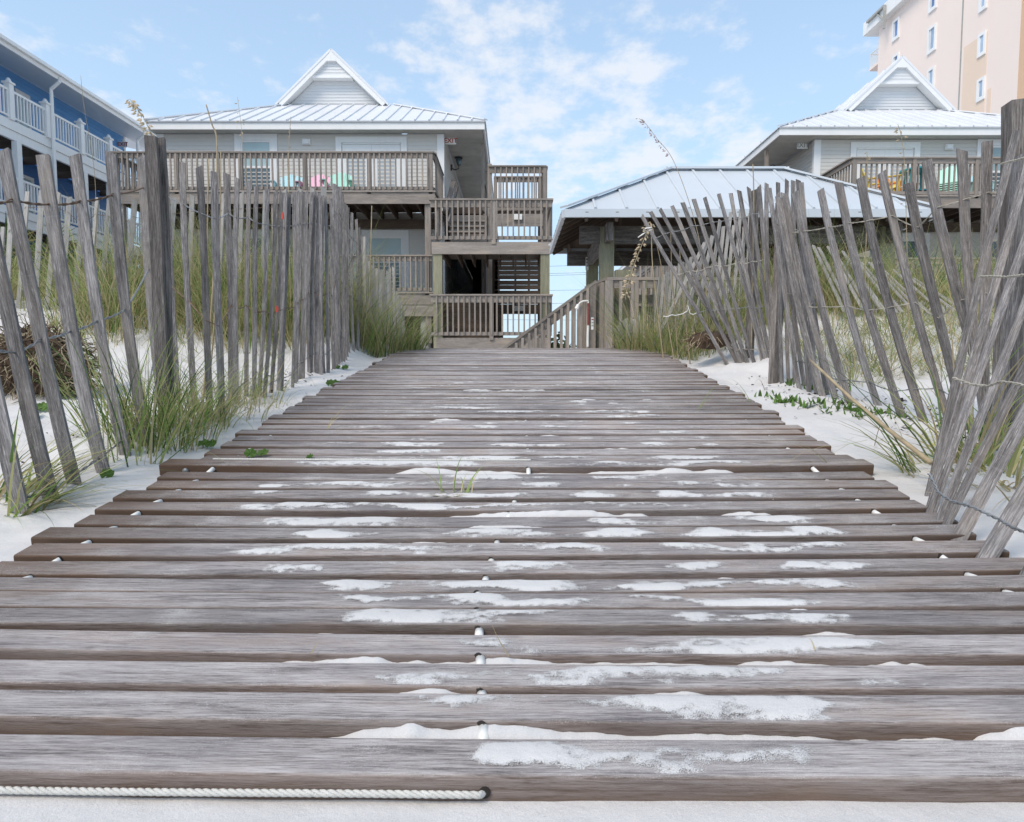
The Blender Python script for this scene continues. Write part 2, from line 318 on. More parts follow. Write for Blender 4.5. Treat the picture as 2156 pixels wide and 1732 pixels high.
# sand
def sand_mat():
    m, nt, b = mat('white_sand'); Lk = nt.links
    geo = nd(nt, 'ShaderNodeNewGeometry')
    def ns(s, d=3.0, r=.6): n = nd(nt, 'ShaderNodeTexNoise', Scale=s, Detail=d, Roughness=r); Lk.new(geo.outputs['Position'], n.inputs[0]); return n.outputs[0]
    a = ns(2.5, 5); g = ns(700, 2); s_ = ns(35, 4); dk = ns(210, 2, .5)
    col = ramp(nt, a, [(.3, (.58, .568, .560)), (.7, (.67, .658, .65))])
    gr = nd(nt, 'ShaderNodeMapRange'); gr.inputs['From Min'].default_value = .3; gr.inputs['From Max'].default_value = .7; gr.inputs['To Min'].default_value = .86; gr.inputs['To Max'].default_value = 1.08; Lk.new(g, gr.inputs[0])
    h = nd(nt, 'ShaderNodeHueSaturation'); Lk.new(col, h.inputs['Color']); Lk.new(gr.outputs[0], h.inputs['Value'])
    sp = nd(nt, 'ShaderNodeMapRange'); sp.inputs['From Min'].default_value = .74; sp.inputs['From Max'].default_value = .80; Lk.new(dk, sp.inputs[0])
    c2 = mixc(nt, mth(nt, 'MULTIPLY', sp.outputs[0], .6), h.outputs[0], (.25, .2, .16))
    Lk.new(c2, b.inputs['Base Color']); b.inputs['Roughness'].default_value = .95; b.inputs['Specular IOR Level'].default_value = .15
    hh = mth(nt, 'ADD', mth(nt, 'MULTIPLY', g, .25), mth(nt, 'MULTIPLY', s_, 1.0))
    bp = nd(nt, 'ShaderNodeBump', Strength=.55, Distance=.006); Lk.new(hh, bp.inputs['Height']); Lk.new(bp.outputs[0], b.inputs['Normal'])
    return m, nt, b
M['sand'], _, _ = sand_mat()
m_, nt_, b_ = sand_mat(); m_.name = 'blown_sand'; M['drift'] = m_
at_ = nd(nt_, 'ShaderNodeAttribute', attribute_name='Col'); sp_ = nd(nt_, 'ShaderNodeSeparateColor'); nt_.links.new(at_.outputs['Color'], sp_.inputs[0])
g_ = nd(nt_, 'ShaderNodeNewGeometry'); n_ = nd(nt_, 'ShaderNodeTexNoise', Scale=1000.0, Detail=2.0); nt_.links.new(g_.outputs['Position'], n_.inputs[0])
n5 = nd(nt_, 'ShaderNodeTexNoise', Scale=55.0, Detail=4.0); nt_.links.new(g_.outputs['Position'], n5.inputs[0])
al = nd(nt_, 'ShaderNodeMapRange'); al.inputs['From Min'].default_value = .48; al.inputs['From Max'].default_value = .58
nt_.links.new(mth(nt_, 'ADD', sp_.outputs[0], mth(nt_, 'ADD', mth(nt_, 'MULTIPLY', mth(nt_, 'SUBTRACT', n_.outputs[0], .5), 1.0), mth(nt_, 'MULTIPLY', mth(nt_, 'SUBTRACT', n5.outputs[0], .5), .7))), al.inputs[0])
nt_.links.new(al.outputs[0], b_.inputs['Alpha'])

def grass_mat(name, trans=.25):
    m, nt, b = mat(name); a = nd(nt, 'ShaderNodeAttribute', attribute_name='Col'); nt.links.new(a.outputs['Color'], b.inputs['Base Color'])
    b.inputs['Roughness'].default_value = .5; b.inputs['Specular IOR Level'].default_value = .3
    tr = nd(nt, 'ShaderNodeBsdfTranslucent'); mx = nd(nt, 'ShaderNodeMixShader'); mx.inputs[0].default_value = trans
    o = nt.nodes['Material Output']; nt.links.new(a.outputs['Color'], tr.inputs[0]); nt.links.new(b.outputs[0], mx.inputs[1]); nt.links.new(tr.outputs[0], mx.inputs[2]); nt.links.new(mx.outputs[0], o.inputs[0])
    return m
M['grass'] = grass_mat('beach_grass', .35)

# ------------------------------------------------------------------ terrain
PY = [-5, 1.5, 2.39, 3.86, 5.26, 6.45, 7.1, 8.5, 10, 14, 30]
PZ = [0, 0, .10, .29, .45, .60, .615, .36, .05, -.3, -.4]
def P(Y): return np.interp(Y, PY, PZ)
def CX(Y): return np.interp(Y, [1.5, 6.5], [0, .15])
def terr(X, Y, fine=True):
    X = np.asarray(X, float); Y = np.asarray(Y, float)
    d = X - CX(Y); base = P(Y) - .03
    a = -(d + 1.3)
    z = base + np.where(a > 0, sm(a / 2.6) * np.interp(Y, [2.5, 4, 5, 6.5, 8, 10, 14, 30], [0, .03, .09, .26, .50, .55, .3, .1]) + sm(a / .35) * .17 * sm((Y - 4.7) / 1.2) * sm((9 - Y) / 2) + sm(a / .3) * .02, 0)
    b = d - 1.3
    z = z + np.where(b > 0, sm((b - .15) / 1.5) * np.interp(Y, [2.5, 4, 5, 6.5, 8, 10, 14, 30], [0, .07, .14, .34, .52, .4, .2, .1]) + sm(b / .5) * .10 * sm((Y - 4.2) / 1.0) * sm((9 - Y) / 2), 0)
    out_ = sm(np.abs(d), 1.15, 1.5)
    far = sm(np.hypot(X, Y), 25, 60)
    z = z + (fbm(X * 1.3, Y * 1.3, 3, 3) - .5) * .10 * (out_ * .9 + .02)
    z = z * (1 - far) + far * (-.35)
    if fine:
        z = z + (fbm(X * 5.5, Y * 5.5, 9, 4) - .5) * .075 * (out_ * .9 + .08) + (fbm(X * 22, Y * 22, 17, 3) - .5) * .008 * (out_ + .35)
        z = z + (.003 + (fbm(X * 14, Y * 14, 51, 4) - .5) * .034) * sm(.715 - Y, 0, .06) * (Y > -1)
    return z
def hit(u, v, y0=.9, y1=9.5):
    d = ray(u, v); prev = None
    for i in range(400):
        Y = y0 + (y1 - y0) * (i / 400.0) ** 1.3
        p = Vector((0, 0, EYE)) + d * (Y / d.y)
        if p.z < float(terr(p.x, p.y, False)): return p
    return None
def grid_lines(parts):
    r = []
    for a, b, s in parts: r += list(np.arange(a, b, s))
    r.append(parts[-1][1]); return np.array(r)
xs = grid_lines([(-900, -120, 120), (-120, -20, 12), (-20, -6, 1), (-6, -3.2, .12), (-3.2, 3.4, .028), (3.4, 6, .12), (6, 20, 1), (20, 120, 12), (120, 900, 120)])
ys = grid_lines([(-60, -4, 8), (-4, .35, .3), (.35, 2.6, .018), (2.6, 8, .035), (8, 14, .2), (14, 40, 2), (40, 140, 12), (140, 1700, 120)])
XX, YY = np.meshgrid(xs, ys); ZZ = terr(XX, YY)
me = bpy.data.meshes.new('sand_ground'); nx, ny = len(xs), len(ys)
idx = np.arange(nx * ny).reshape(ny, nx); q = np.stack([idx[:-1, :-1], idx[:-1, 1:], idx[1:, 1:], idx[1:, :-1]], -1).reshape(-1, 4)
me.vertices.add(nx * ny); me.vertices.foreach_set('co', np.stack([XX, YY, ZZ], -1).astype(np.float32).ravel())
me.loops.add(q.size); me.loops.foreach_set('vertex_index', q.ravel().astype(np.int32)); me.polygons.add(len(q))
me.polygons.foreach_set('loop_start', np.arange(0, q.size, 4, dtype=np.int32)); me.polygons.foreach_set('loop_total', np.full(len(q), 4, dtype=np.int32))
me.polygons.foreach_set('use_smooth', np.ones(len(q), dtype=bool)); me.materials.append(M['sand']); me.update(calc_edges=True)
mk('sand_ground', me, None, label='white beach sand rising into low dunes on both sides', kind='structure')

# ------------------------------------------------------------------ railings, boards
_bal = {}
def baluster_mesh(h, wd=.038, matn='timber'):
    k = (round(h, 3), wd, matn)
    if k not in _bal:
        m = MB(); m.box(-wd / 2, wd / 2, -wd / 2, wd / 2, 0, h); _bal[k] = m.mesh('baluster', M[matn])
    return _bal[k]
def railing(parent, a, b, ztop, zbot, gap=.13, posts=(), capw=.14, aw=.038, matn='timber', face=.12, postz=None, balo=.0, cap=True):
    """a level or sloping timber railing from a to b (x, y); ztop/zbot may be pairs"""
    zt = ztop if isinstance(ztop, tuple) else (ztop, ztop); zb = zbot if isinstance(zbot, tuple) else (zbot, zbot)
    A = Vector((a[0], a[1], 0)); B = Vector((b[0], b[1], 0)); ln = (B - A).length; d = (B - A).normalized(); n = Vector((-d.y, d.x, 0))
    m = MB()
    m.beam(A + Vector((0, 0, zt[0] - face / 2 - .04)) + n * .0, B + Vector((0, 0, zt[1] - face / 2 - .04)), face, .04, n)
    if cap: m.beam(A - d * .03 + Vector((0, 0, zt[0] - .019)), B + d * .03 + Vector((0, 0, zt[1] - .019)), capw, .037, Vector((0, 0, 1)))
    m.beam(A + Vector((0, 0, zb[0] + .10)), B + Vector((0, 0, zb[1] + .10)), .085, .04, n)
    r = mk('railing', m, M[matn], parent)
    cnt = max(1, int(ln / gap)); sl = abs(zt[1] - zt[0]) > .02
    for i in range(1, cnt):
        t = i / cnt; p = A.lerp(B, t); z0 = lerp(zb[0], zb[1], t) + .06; z1 = lerp(zt[0], zt[1], t) - .05
        put('baluster', baluster_mesh(z1 - z0, aw, matn), (p.x - n.x * .042, p.y - n.y * .042, z0), r)
    for t in posts:
        p = A.lerp(B, t); m = MB(); z0 = lerp(zb[0], zb[1], t) - .05 if postz is None else postz
        m.box(p.x - .05, p.x + .05, p.y - .045, p.y + .055, z0, lerp(zt[0], zt[1], t) - .04); mk('post', m, M[matn], r)
    return r
def lap_wall(parent, x0, x1, y0, y1, z0, z1, matn, exp=.11, face=(0, -1)):
    """wall plate with lapped siding boards, each its own piece; runs along X (face (0,-1)) or along Y (face (+-1,0))"""
    n = max(1, round((z1 - z0) / exp)); e = (z1 - z0) / n
    wm = MB()
    if face[1]: wm.box(x0, x1, y0 + .03, y0 + .15, z0, z1)
    else: wm.box(x0 - face[0] * .03, x0 - face[0] * .15, y0, y1, z0, z1)
    wl = mk('wall', wm, M[matn], parent)
    m = MB()
    if face[1]:
        a = min(x0, x1); ln = abs(x1 - x0); pr = [(0, 0, 0), (0, -.016, 0), (0, -.007, e - .001), (0, .03, e - .001), (0, .03, 0)]
        m.prism([Vector(p) for p in pr], [Vector(p) + Vector((ln, 0, 0)) for p in pr], 0, ln)
        me = m.mesh('siding_board', M[matn])
        for i in range(n): put('siding_board', me, (a, y0, z0 + i * e), wl)
    else:
        s_ = face[0]; ln = y1 - y0; pr = [(0, 0, 0), (s_ * .016, 0, 0), (s_ * .007, 0, e - .002), (-s_ * .03, 0, e - .002), (-s_ * .03, 0, 0)]
        m.prism([Vector(p) for p in pr], [Vector(p) + Vector((0, ln, 0)) for p in pr], 0, ln)
        me = m.mesh('siding_board', M[matn])
        for i in range(n): put('siding_board', me, (x0, y0, z0 + i * e), wl)
    return wl
def casing(parent, name, x0, x1, y, z0, z1, wd=.11, matn='white', proud=.05, bottom=True):
    m = MB(); x0, x1 = min(x0, x1), max(x0, x1)
    m.box(x0, x0 + wd, y - proud, y + .02, z0, z1 - wd); m.box(x1 - wd, x1, y - proud, y + .02, z0, z1 - wd)
    m.box(x0, x1, y - proud - .003, y + .02, z1 - wd, z1)
    if bottom: m.box(x0 + wd, x1 - wd, y - proud - .012, y + .02, z0, z0 + wd * .7)
    return mk(name, m, M[matn], parent)

# ------------------------------------------------------------------ grey beach house (built twice, mirrored)
def grey_house(mx, dy, label, grp, yend, seed):
    X = lambda x: mx(x)
    h = empty('grey_house', (X(-6), 22 + dy, 0), label, 'house', grp)
    Yr, Yw, Ye = 18.1 + dy, 20.3 + dy, 19.9 + dy
    sgn = 1 if X(1) > X(0) else -1
    # walls
    lap_wall(h, X(-10.28), X(-2.02), Yw, 0, 4.9, 7.09, 'siding', face=(0, -1))
    lap_wall(h, X(-10.28), X(-2.02), Yw, 0, 2.3, 4.85, 'siding', face=(0, -1))
    lap_wall(h, X(-1.99), 0, Yw + .1, yend, 4.9, 7.05, 'siding', face=(sgn, 0))
    lap_wall(h, X(-1.99), 0, Yw + .1, yend, 2.3, 4.69, 'siding', face=(sgn, 0))
    bx('outer_wall', M['siding'], h, X(-10.27), X(-10.15), Yw + .16, yend, 2.3, 7.05)
    bx('rear_wall', M['siding'], h, X(-10.1), X(-2.2), yend, yend + .1, 2.3, 7.05)
    for xx in (-2.08, -10.2):
        bx('corner_board', M['white'], h, X(xx - .09), X(xx + .11), Yw - .03, Yw + .1, 4.9, 7.085)
        bx('corner_board', M['white'], h, X(xx - .09), X(xx + .11), Yw - .03, Yw + .1, 2.3, 4.56)
    # piles, and a dark sheet added for the shade under the house
    for xx, yy in ((-2.3, 18.3), (-6, 18.3), (-9.9, 18.3), (-2.3, 22), (-6, 22), (-9.9, 22), (-2.3, 27), (-6, 27), (-9.9, 27)):
        m = MB(); m.tube([(X(xx), yy + dy, -.6), (X(xx), yy + dy, 2.0)], .14, 12); mk('pile', m, M['concrete'], h, True)
    bx('crawl_shade_sheet', M['dark_timber'], h, X(-10.2), X(-.9), Yw + .6, Yw + .66, -.8, 2.28)
    # decks
    for (zt, nm) in ((4.9, 'deck'), (2.3, 'deck')):
        m = MB(); m.box(X(-10.36), X(-2.04), Yr + .05, Yw - .03, zt - .045, zt - .005); dk = mk(nm, m, M['dark_timber'], h)
        m = MB(); m.box(X(-10.40), X(-2.0), Yr - .045, Yr + .0, zt - .30, zt - .01); mk('fascia_board', m, M['timber'], dk)
        if zt < 3: m = MB(); m.box(X(-10.40), X(-2.0), Yr - .03, Yr + .01, zt - .60, zt - .305); mk('fascia_board', m, M['timber'], dk)
        m = MB(); m.box(X(-10.44), X(-1.98), Yr - .08, Yr + .05, zt - .008, zt + .03); mk('edge_board', m, M['timber'], dk)
        m = MB(); m.box(X(-10.38), X(-2.02), Yr + .0, Yr + 2.15, zt - .30, zt - .26, axis=1)
        for i in range(21):
            m = MB(); xx = -10.3 + i * .41; m.box(X(xx - .019), X(xx + .019), Yr + .01, Yw - .05, zt - .26, zt - .05); mk('joist', m, M['dark_timber'], dk)
    bx('deck_beam', M['dark_timber'], h, X(-10.3), X(-2.1), Yw - .25, Yw - .17, 4.36, 4.62)
    r = railing(h, (X(-10.36), Yr), (X(-2.04), Yr), 5.925, 4.9, .137, (0.004, .2, .4, .6, .8, .992))
    railing(h, (X(-2.04), Yr + .06), (X(-2.04), Yw - .1), 5.925, 4.9, .15)
    railing(h, (X(-10.36), Yr + .06), (X(-10.36), Yw - .1), 5.925, 4.9, .15)
    railing(h, (X(-10.36), Yr), (X(-2.1), Yr), 3.29, 2.3, .137, (0.004, .2, .4, .6, .8, .985))
    for xx in (-2.2, -6.2, -10.2): bx('deck_post', M['timber'], h, X(xx - .075), X(xx + .075), Yr + .012, Yr + .15, 1.0, 4.6)
    # corridor floor and soffit
    bx('corridor_floor', M['dark_timber'], h, X(-1.96), X(-.85), Yw - .6, yend, 4.70, 4.9)
    bx('corridor_floor', M['dark_timber'], h, X(-1.96), X(-.85), Yw - .6, yend, 2.10, 2.3)
    for i in range(14):
        y = Yw - .3 + i * .5; bx('joist', M['dark_timber'], h, X(-1.95), X(-.9), y, y + .04, 4.45, 4.70)
    sl = bx('soffit', M['soffit'], h, X(-1.95), X(-.84), Ye + .05, yend, 7.10, 7.13)
    m = MB(); m.box(0, 1.085, 0, .585, 0, .012); me = m.mesh('soffit_panel', M['soffit'])
    for i in range(int((yend - Ye - .1) / .6)): put('soffit_panel', me, (min(X(-1.94), X(-.855)), Ye + .06 + i * .6, 7.086), sl)
    bx('soffit', M['soffit'], h, X(-10.3), X(-1.955), Ye + .04, Yw - .03, 7.10, 7.12)
    rail_z = 5.9
    railing(h, (X(-.86), Yw + .9), (X(-.86), yend), rail_z, 4.9, .3)
    railing(h, (X(-.86), Yw + .9), (X(-.86), yend), 3.3, 2.3, .3)
    for i in range(10):
        y = Yw + .8 + i * 3.0
        if y < yend: bx('gallery_post', M['timber'], h, X(-.93), X(-.83), y, y + .1, 2.3, 7.05)
    bx('corridor_light_block', M['dark_timber'], h, X(-.80), X(-.76), Yw - .25, yend, .2, 4.69); bx('corridor_end', M['dark_timber'], h, X(-1.95), X(-.8), Yw + 14, Yw + 14.1, .2, 4.69)  # outer screen is added to keep sky light out of the lower corridor
    # fascia
    bx('fascia', M['white'], h, X(-10.36), X(-.78), Ye - .02, Ye + .03, 7.09, 7.30)
    bx('fascia', M['white'], h, X(-.83), X(-.78), Ye + .035, yend + .3, 7.09, 7.30)
    bx('fascia', M['white'], h, X(-10.36), X(-10.31), Ye + .035, yend + .3, 7.09, 7.30)
    # main roof: front slope up to the gable base, hips at both ends, panels with raised seams
    s_ = .505; D = 3.1; x0, x1 = -10.40, -.74; yb = Ye - .07; zb = 7.315
    rf = MB(); rf.box(X(x0 + .2), X(x1 - .2), yb + .2, yb + .25, zb - .05, zb - .02); roof = mk('roof', rf, M['roof'], h)
    def tmax(x): return max(0.0, min(x - x0, x1 - x, D))
    def spt(x, t, o=0): return (X(x), yb + t, zb + s_ * t + o)
    nP = 24; xq = [x0 + (x1 - x0) * i / nP for i in range(nP + 1)]
    for i in range(nP):
        a, b = xq[i], xq[i + 1]; ts = sorted({a, b} | ({x0 + D} if a < x0 + D < b else set()) | ({x1 - D} if a < x1 - D < b else set()))
        m = MB(); lo = [spt(x, 0) for x in (a, b)]; hi = [spt(x, tmax(x)) for x in reversed(ts)]
        poly = lo + hi; bb = len(m.v); m.v += poly + [(p[0], p[1] + .01, p[2] - .03) for p in poly]; k = len(poly)
        m.face(tuple(range(bb, bb + k)), [(p[0], p[1]) for p in poly]); m.face(tuple(reversed(range(bb + k, bb + 2 * k))), [(0, 0)] * k)
        for j in range(k): m.face((bb + j, bb + (j + 1) % k, bb + k + (j + 1) % k, bb + k + j), [(0, 0)] * 4)
        if tmax(a) > .02: m.beam(spt(a, -.01, .015), spt(a, tmax(a), .015), .035, .045, (0, 0, 1))
        mk('roof_panel', m, M['roof'], roof)
    # hip ridge caps
    for (xa, sg) in ((x0, 1), (x1, -1)):
        m = MB(); m.beam(spt(xa, 0, .03), spt(xa + sg * D, D, .03), .13, .03, (0, 0, 1)); mk('hip_cap', m, M['roof'], roof)
    # side slopes
    for (xa, sg) in ((x0, 1), (x1, -1)):
        ns_ = 22; yq = [yb + (yend + .6 - yb) * i / ns_ for i in range(ns_ + 1)]
        for i in range(ns_):
            ya, yc = yq[i], yq[i + 1]; ta, tb = min(ya - yb, D), min(yc - yb, D)
            p = [(X(xa), ya, zb), (X(xa), yc, zb), (X(xa + sg * tb), yc, zb + s_ * tb), (X(xa + sg * max(ta, .001)), ya, zb + s_ * ta)]
            m = MB(); m.v += p + [(c[0], c[1], c[2] - .03) for c in p]; m.face((0, 1, 2, 3), [(0, 0)] * 4); m.face((7, 6, 5, 4), [(0, 0)] * 4)
            for j in range(4): m.face((j, (j + 1) % 4, 4 + (j + 1) % 4, 4 + j), [(0, 0)] * 4)
            if ta > .05: m.beam((X(xa), ya, zb + .02), (X(xa + sg * ta), ya, zb + s_ * ta + .02), .035, .045, (0, 0, 1))
            mk('roof_panel', m, M['roof'], roof)
    # upper gable: recessed siding, proud little triangle, rakes, long upper roof
    gx, gw, gz, gy, gh = -5.82, 1.56, zb + s_ * D - .02, yb + D, 1.47
    sl_ = gh / gw; n = 15; e = gh / n; wm = MB(); wm.prism([(X(gx - gw), gy + .12, gz), (X(gx + gw), gy + .12, gz), (X(gx), gy + .12, gz + gh)], [(X(gx - gw), gy + .2, gz), (X(gx + gw), gy + .2, gz), (X(gx), gy + .2, gz + gh)])
    gwall = mk('gable_wall', wm, M['siding_pale'], h)
    for i in range(n):
        za, zc = i * e, (i + 1) * e; wa, wb = gw - za / sl_, max(.01, gw - zc / sl_); yo = 0 if i < 9 else -.26
        m = MB(); m.prism([(X(gx - wa), gy + .10 + yo, gz + za), (X(gx + wa), gy + .10 + yo, gz + za), (X(gx + wb), gy + .115 + yo, gz + zc), (X(gx - wb), gy + .115 + yo, gz + zc)],
                          [(X(gx - wa), gy + .13 + yo, gz + za), (X(gx + wa), gy + .13 + yo, gz + za), (X(gx + wb), gy + .13 + yo, gz + zc), (X(gx - wb), gy + .13 + yo, gz + zc)])
        mk('siding_board', m, M['siding_pale'], gwall)
    wz = 9 * e; ww = gw - wz / sl_
    m = MB(); m.box(X(gx - ww - .02), X(gx + ww + .02), gy - .17, gy + .1, gz + wz - .07, gz + wz + .01); mk('gable_shelf', m, M['white'], gwall)
    m = MB(); m.prism([(X(gx - .17), gy - .256, gz + gh - .16), (X(gx + .17), gy - .256, gz + gh - .16), (X(gx), gy - .256, gz + gh + .19)], [(X(gx - .17), gy + .04, gz + gh - .16), (X(gx + .17), gy + .04, gz + gh - .16), (X(gx), gy + .04, gz + gh + .19)]); mk('rake_peak', m, M['white'], h)
    for sg in (-1, 1):
        m = MB(); a = Vector((X(gx + sg * (gw + .14)), gy - .22, gz - .03)); b = Vector((X(gx), gy - .22, gz + gh + .12))
        m.beam(a, b, .20, .05, (0, 1, 0)); m.beam(a + Vector((0, .16, .005)), b + Vector((0, .16, -.005)), .19, .27, (0, 1, 0)); mk('rake_board', m, M['white'], gwall)
        ng = 26; L_ = yend - gy - 1
        for i in range(ng):
            ya = gy - .26 + L_ * i / ng; yc = gy - .26 + L_ * (i + 1) / ng
            aa = Vector((X(gx + sg * (gw + .26)), 0, gz - .06)); bb_ = Vector((X(gx), 0, gz + gh + .19))
            m = MB(); m.v += [(aa.x, ya, aa.z), (aa.x, yc, aa.z), (bb_.x, yc, bb_.z), (bb_.x, ya, bb_.z)]; m.v += [(c[0], c[1], c[2] - .035) for c in m.v[:4]]
            m.face((0, 1, 2, 3), [(0, 0)] * 4); m.face((7, 6, 5, 4), [(0, 0)] * 4)
            for j in range(4): m.face((j, (j + 1) % 4, 4 + (j + 1) % 4, 4 + j), [(0, 0)] * 4)
            m.beam(Vector((aa.x, ya + .02, aa.z + .02)), Vector((bb_.x, ya + .02, bb_.z + .02)), .03, .045, (0, 0, 1)); mk('roof_panel', m, M['roof'], roof)
    # french door upstairs
    dx0, dx1 = -5.11, -3.05
    d = casing(h, 'french_door', X(dx0), X(dx1), Yw, 4.9, 7.01, .17, bottom=False)
    m = MB(); m.box(X(dx0 + .2), X(dx1 - .2), Yw - .03, Yw + .02, 6.80, 6.84); mk('door_head', m, M['white'], d)
    mid = (dx0 + dx1) / 2
    for a, b in ((dx0 + .19, mid - .004), (mid + .004, dx1 - .19)):
        lf = MB(); lf.box(X(a), X(a + .17), Yw - .028, Yw + .01, 4.95, 6.78); lf.box(X(b - .17), X(b), Yw - .028, Yw + .01, 4.95, 6.78); lf.box(X(a + .17), X(b - .17), Yw - .028, Yw + .01, 6.58, 6.78); lf.box(X(a + .17), X(b - .17), Yw - .028, Yw + .01, 4.95, 5.15)
        mk('door_leaf', lf, M['white'], d); bx('pane', M['glass_door'], d, X(a + .17), X(b - .17), Yw - .012, Yw - .002, 5.15, 6.58)
    for zk in (5.82, 6.02):
        m = MB(); m.tube([(X(mid - .07), Yw - .03, zk), (X(mid - .07), Yw - .08, zk)], .03, 8); mk('knob', m, M['white'], d)
    # windows
    def window(x0_, x1_, z0_, z1_, top, bot):
        wdw = casing(h, 'window', X(x0_), X(x1_), Yw, z0_, z1_, .18)
        m = MB(); a, b = x0_ + .18, x1_ - .18
        m.box(X(a), X(a + .05), Yw - .035, Yw + .01, z0_ + .13, z1_ - .18); m.box(X(b - .05), X(b), Yw - .035, Yw + .01, z0_ + .13, z1_ - .18); m.box(X(a + .05), X(b - .05), Yw - .034, Yw + .01, z1_ - .24, z1_ - .18)
        zm = (z0_ + z1_) / 2 - .02; m.box(X(a + .05), X(b - .05), Yw - .034, Yw + .01, zm - .03, zm + .03); mk('sash', m, M['white'], wdw)
        bx('pane', M[top], wdw, X(a + .05), X(b - .05), Yw - .018, Yw - .01, zm + .03, z1_ - .24); bx('pane', M[bot], wdw, X(a + .05), X(b - .05), Yw - .014, Yw - .006, z0_ + .13, zm - .03)
    window(-8.04, -6.80, 5.25, 7.09, 'glass_blind', 'glass_dark')
    window(-4.4, -3.02, 2.55, 4.35, 'glass_blind', 'glass_dark'); window(-5.5, -4.42, 2.55, 4.35, 'glass_dark', 'glass_dark')
    window(-8.3, -7.1, 2.55, 4.35, 'glass_dark', 'glass_dark')
    m = MB(); m.box(X(-6.07), X(-5.84), Yw - .07, Yw, 6.78, 6.94); m.box(X(-6.04), X(-5.87), Yw - .10, Yw - .07, 6.80, 6.92); mk('wall_vent', m, M['white'], h)
    m = MB(); m.box(X(-6.3), X(-6.05), Yw - .06, Yw, 3.7, 3.86); mk('wall_vent', m, M['concrete'], h)
    return h
grp = 'matching grey beach houses either side of the path'
grey_house(lambda x: x, 0, 'grey lap-sided beach house left of the path with white gabled metal roof', grp, 46, 1)
grey_house(lambda x: 7.0 - x, .48, 'grey lap-sided beach house right of the path, partly behind the pavilion roof', grp, 52, 2)

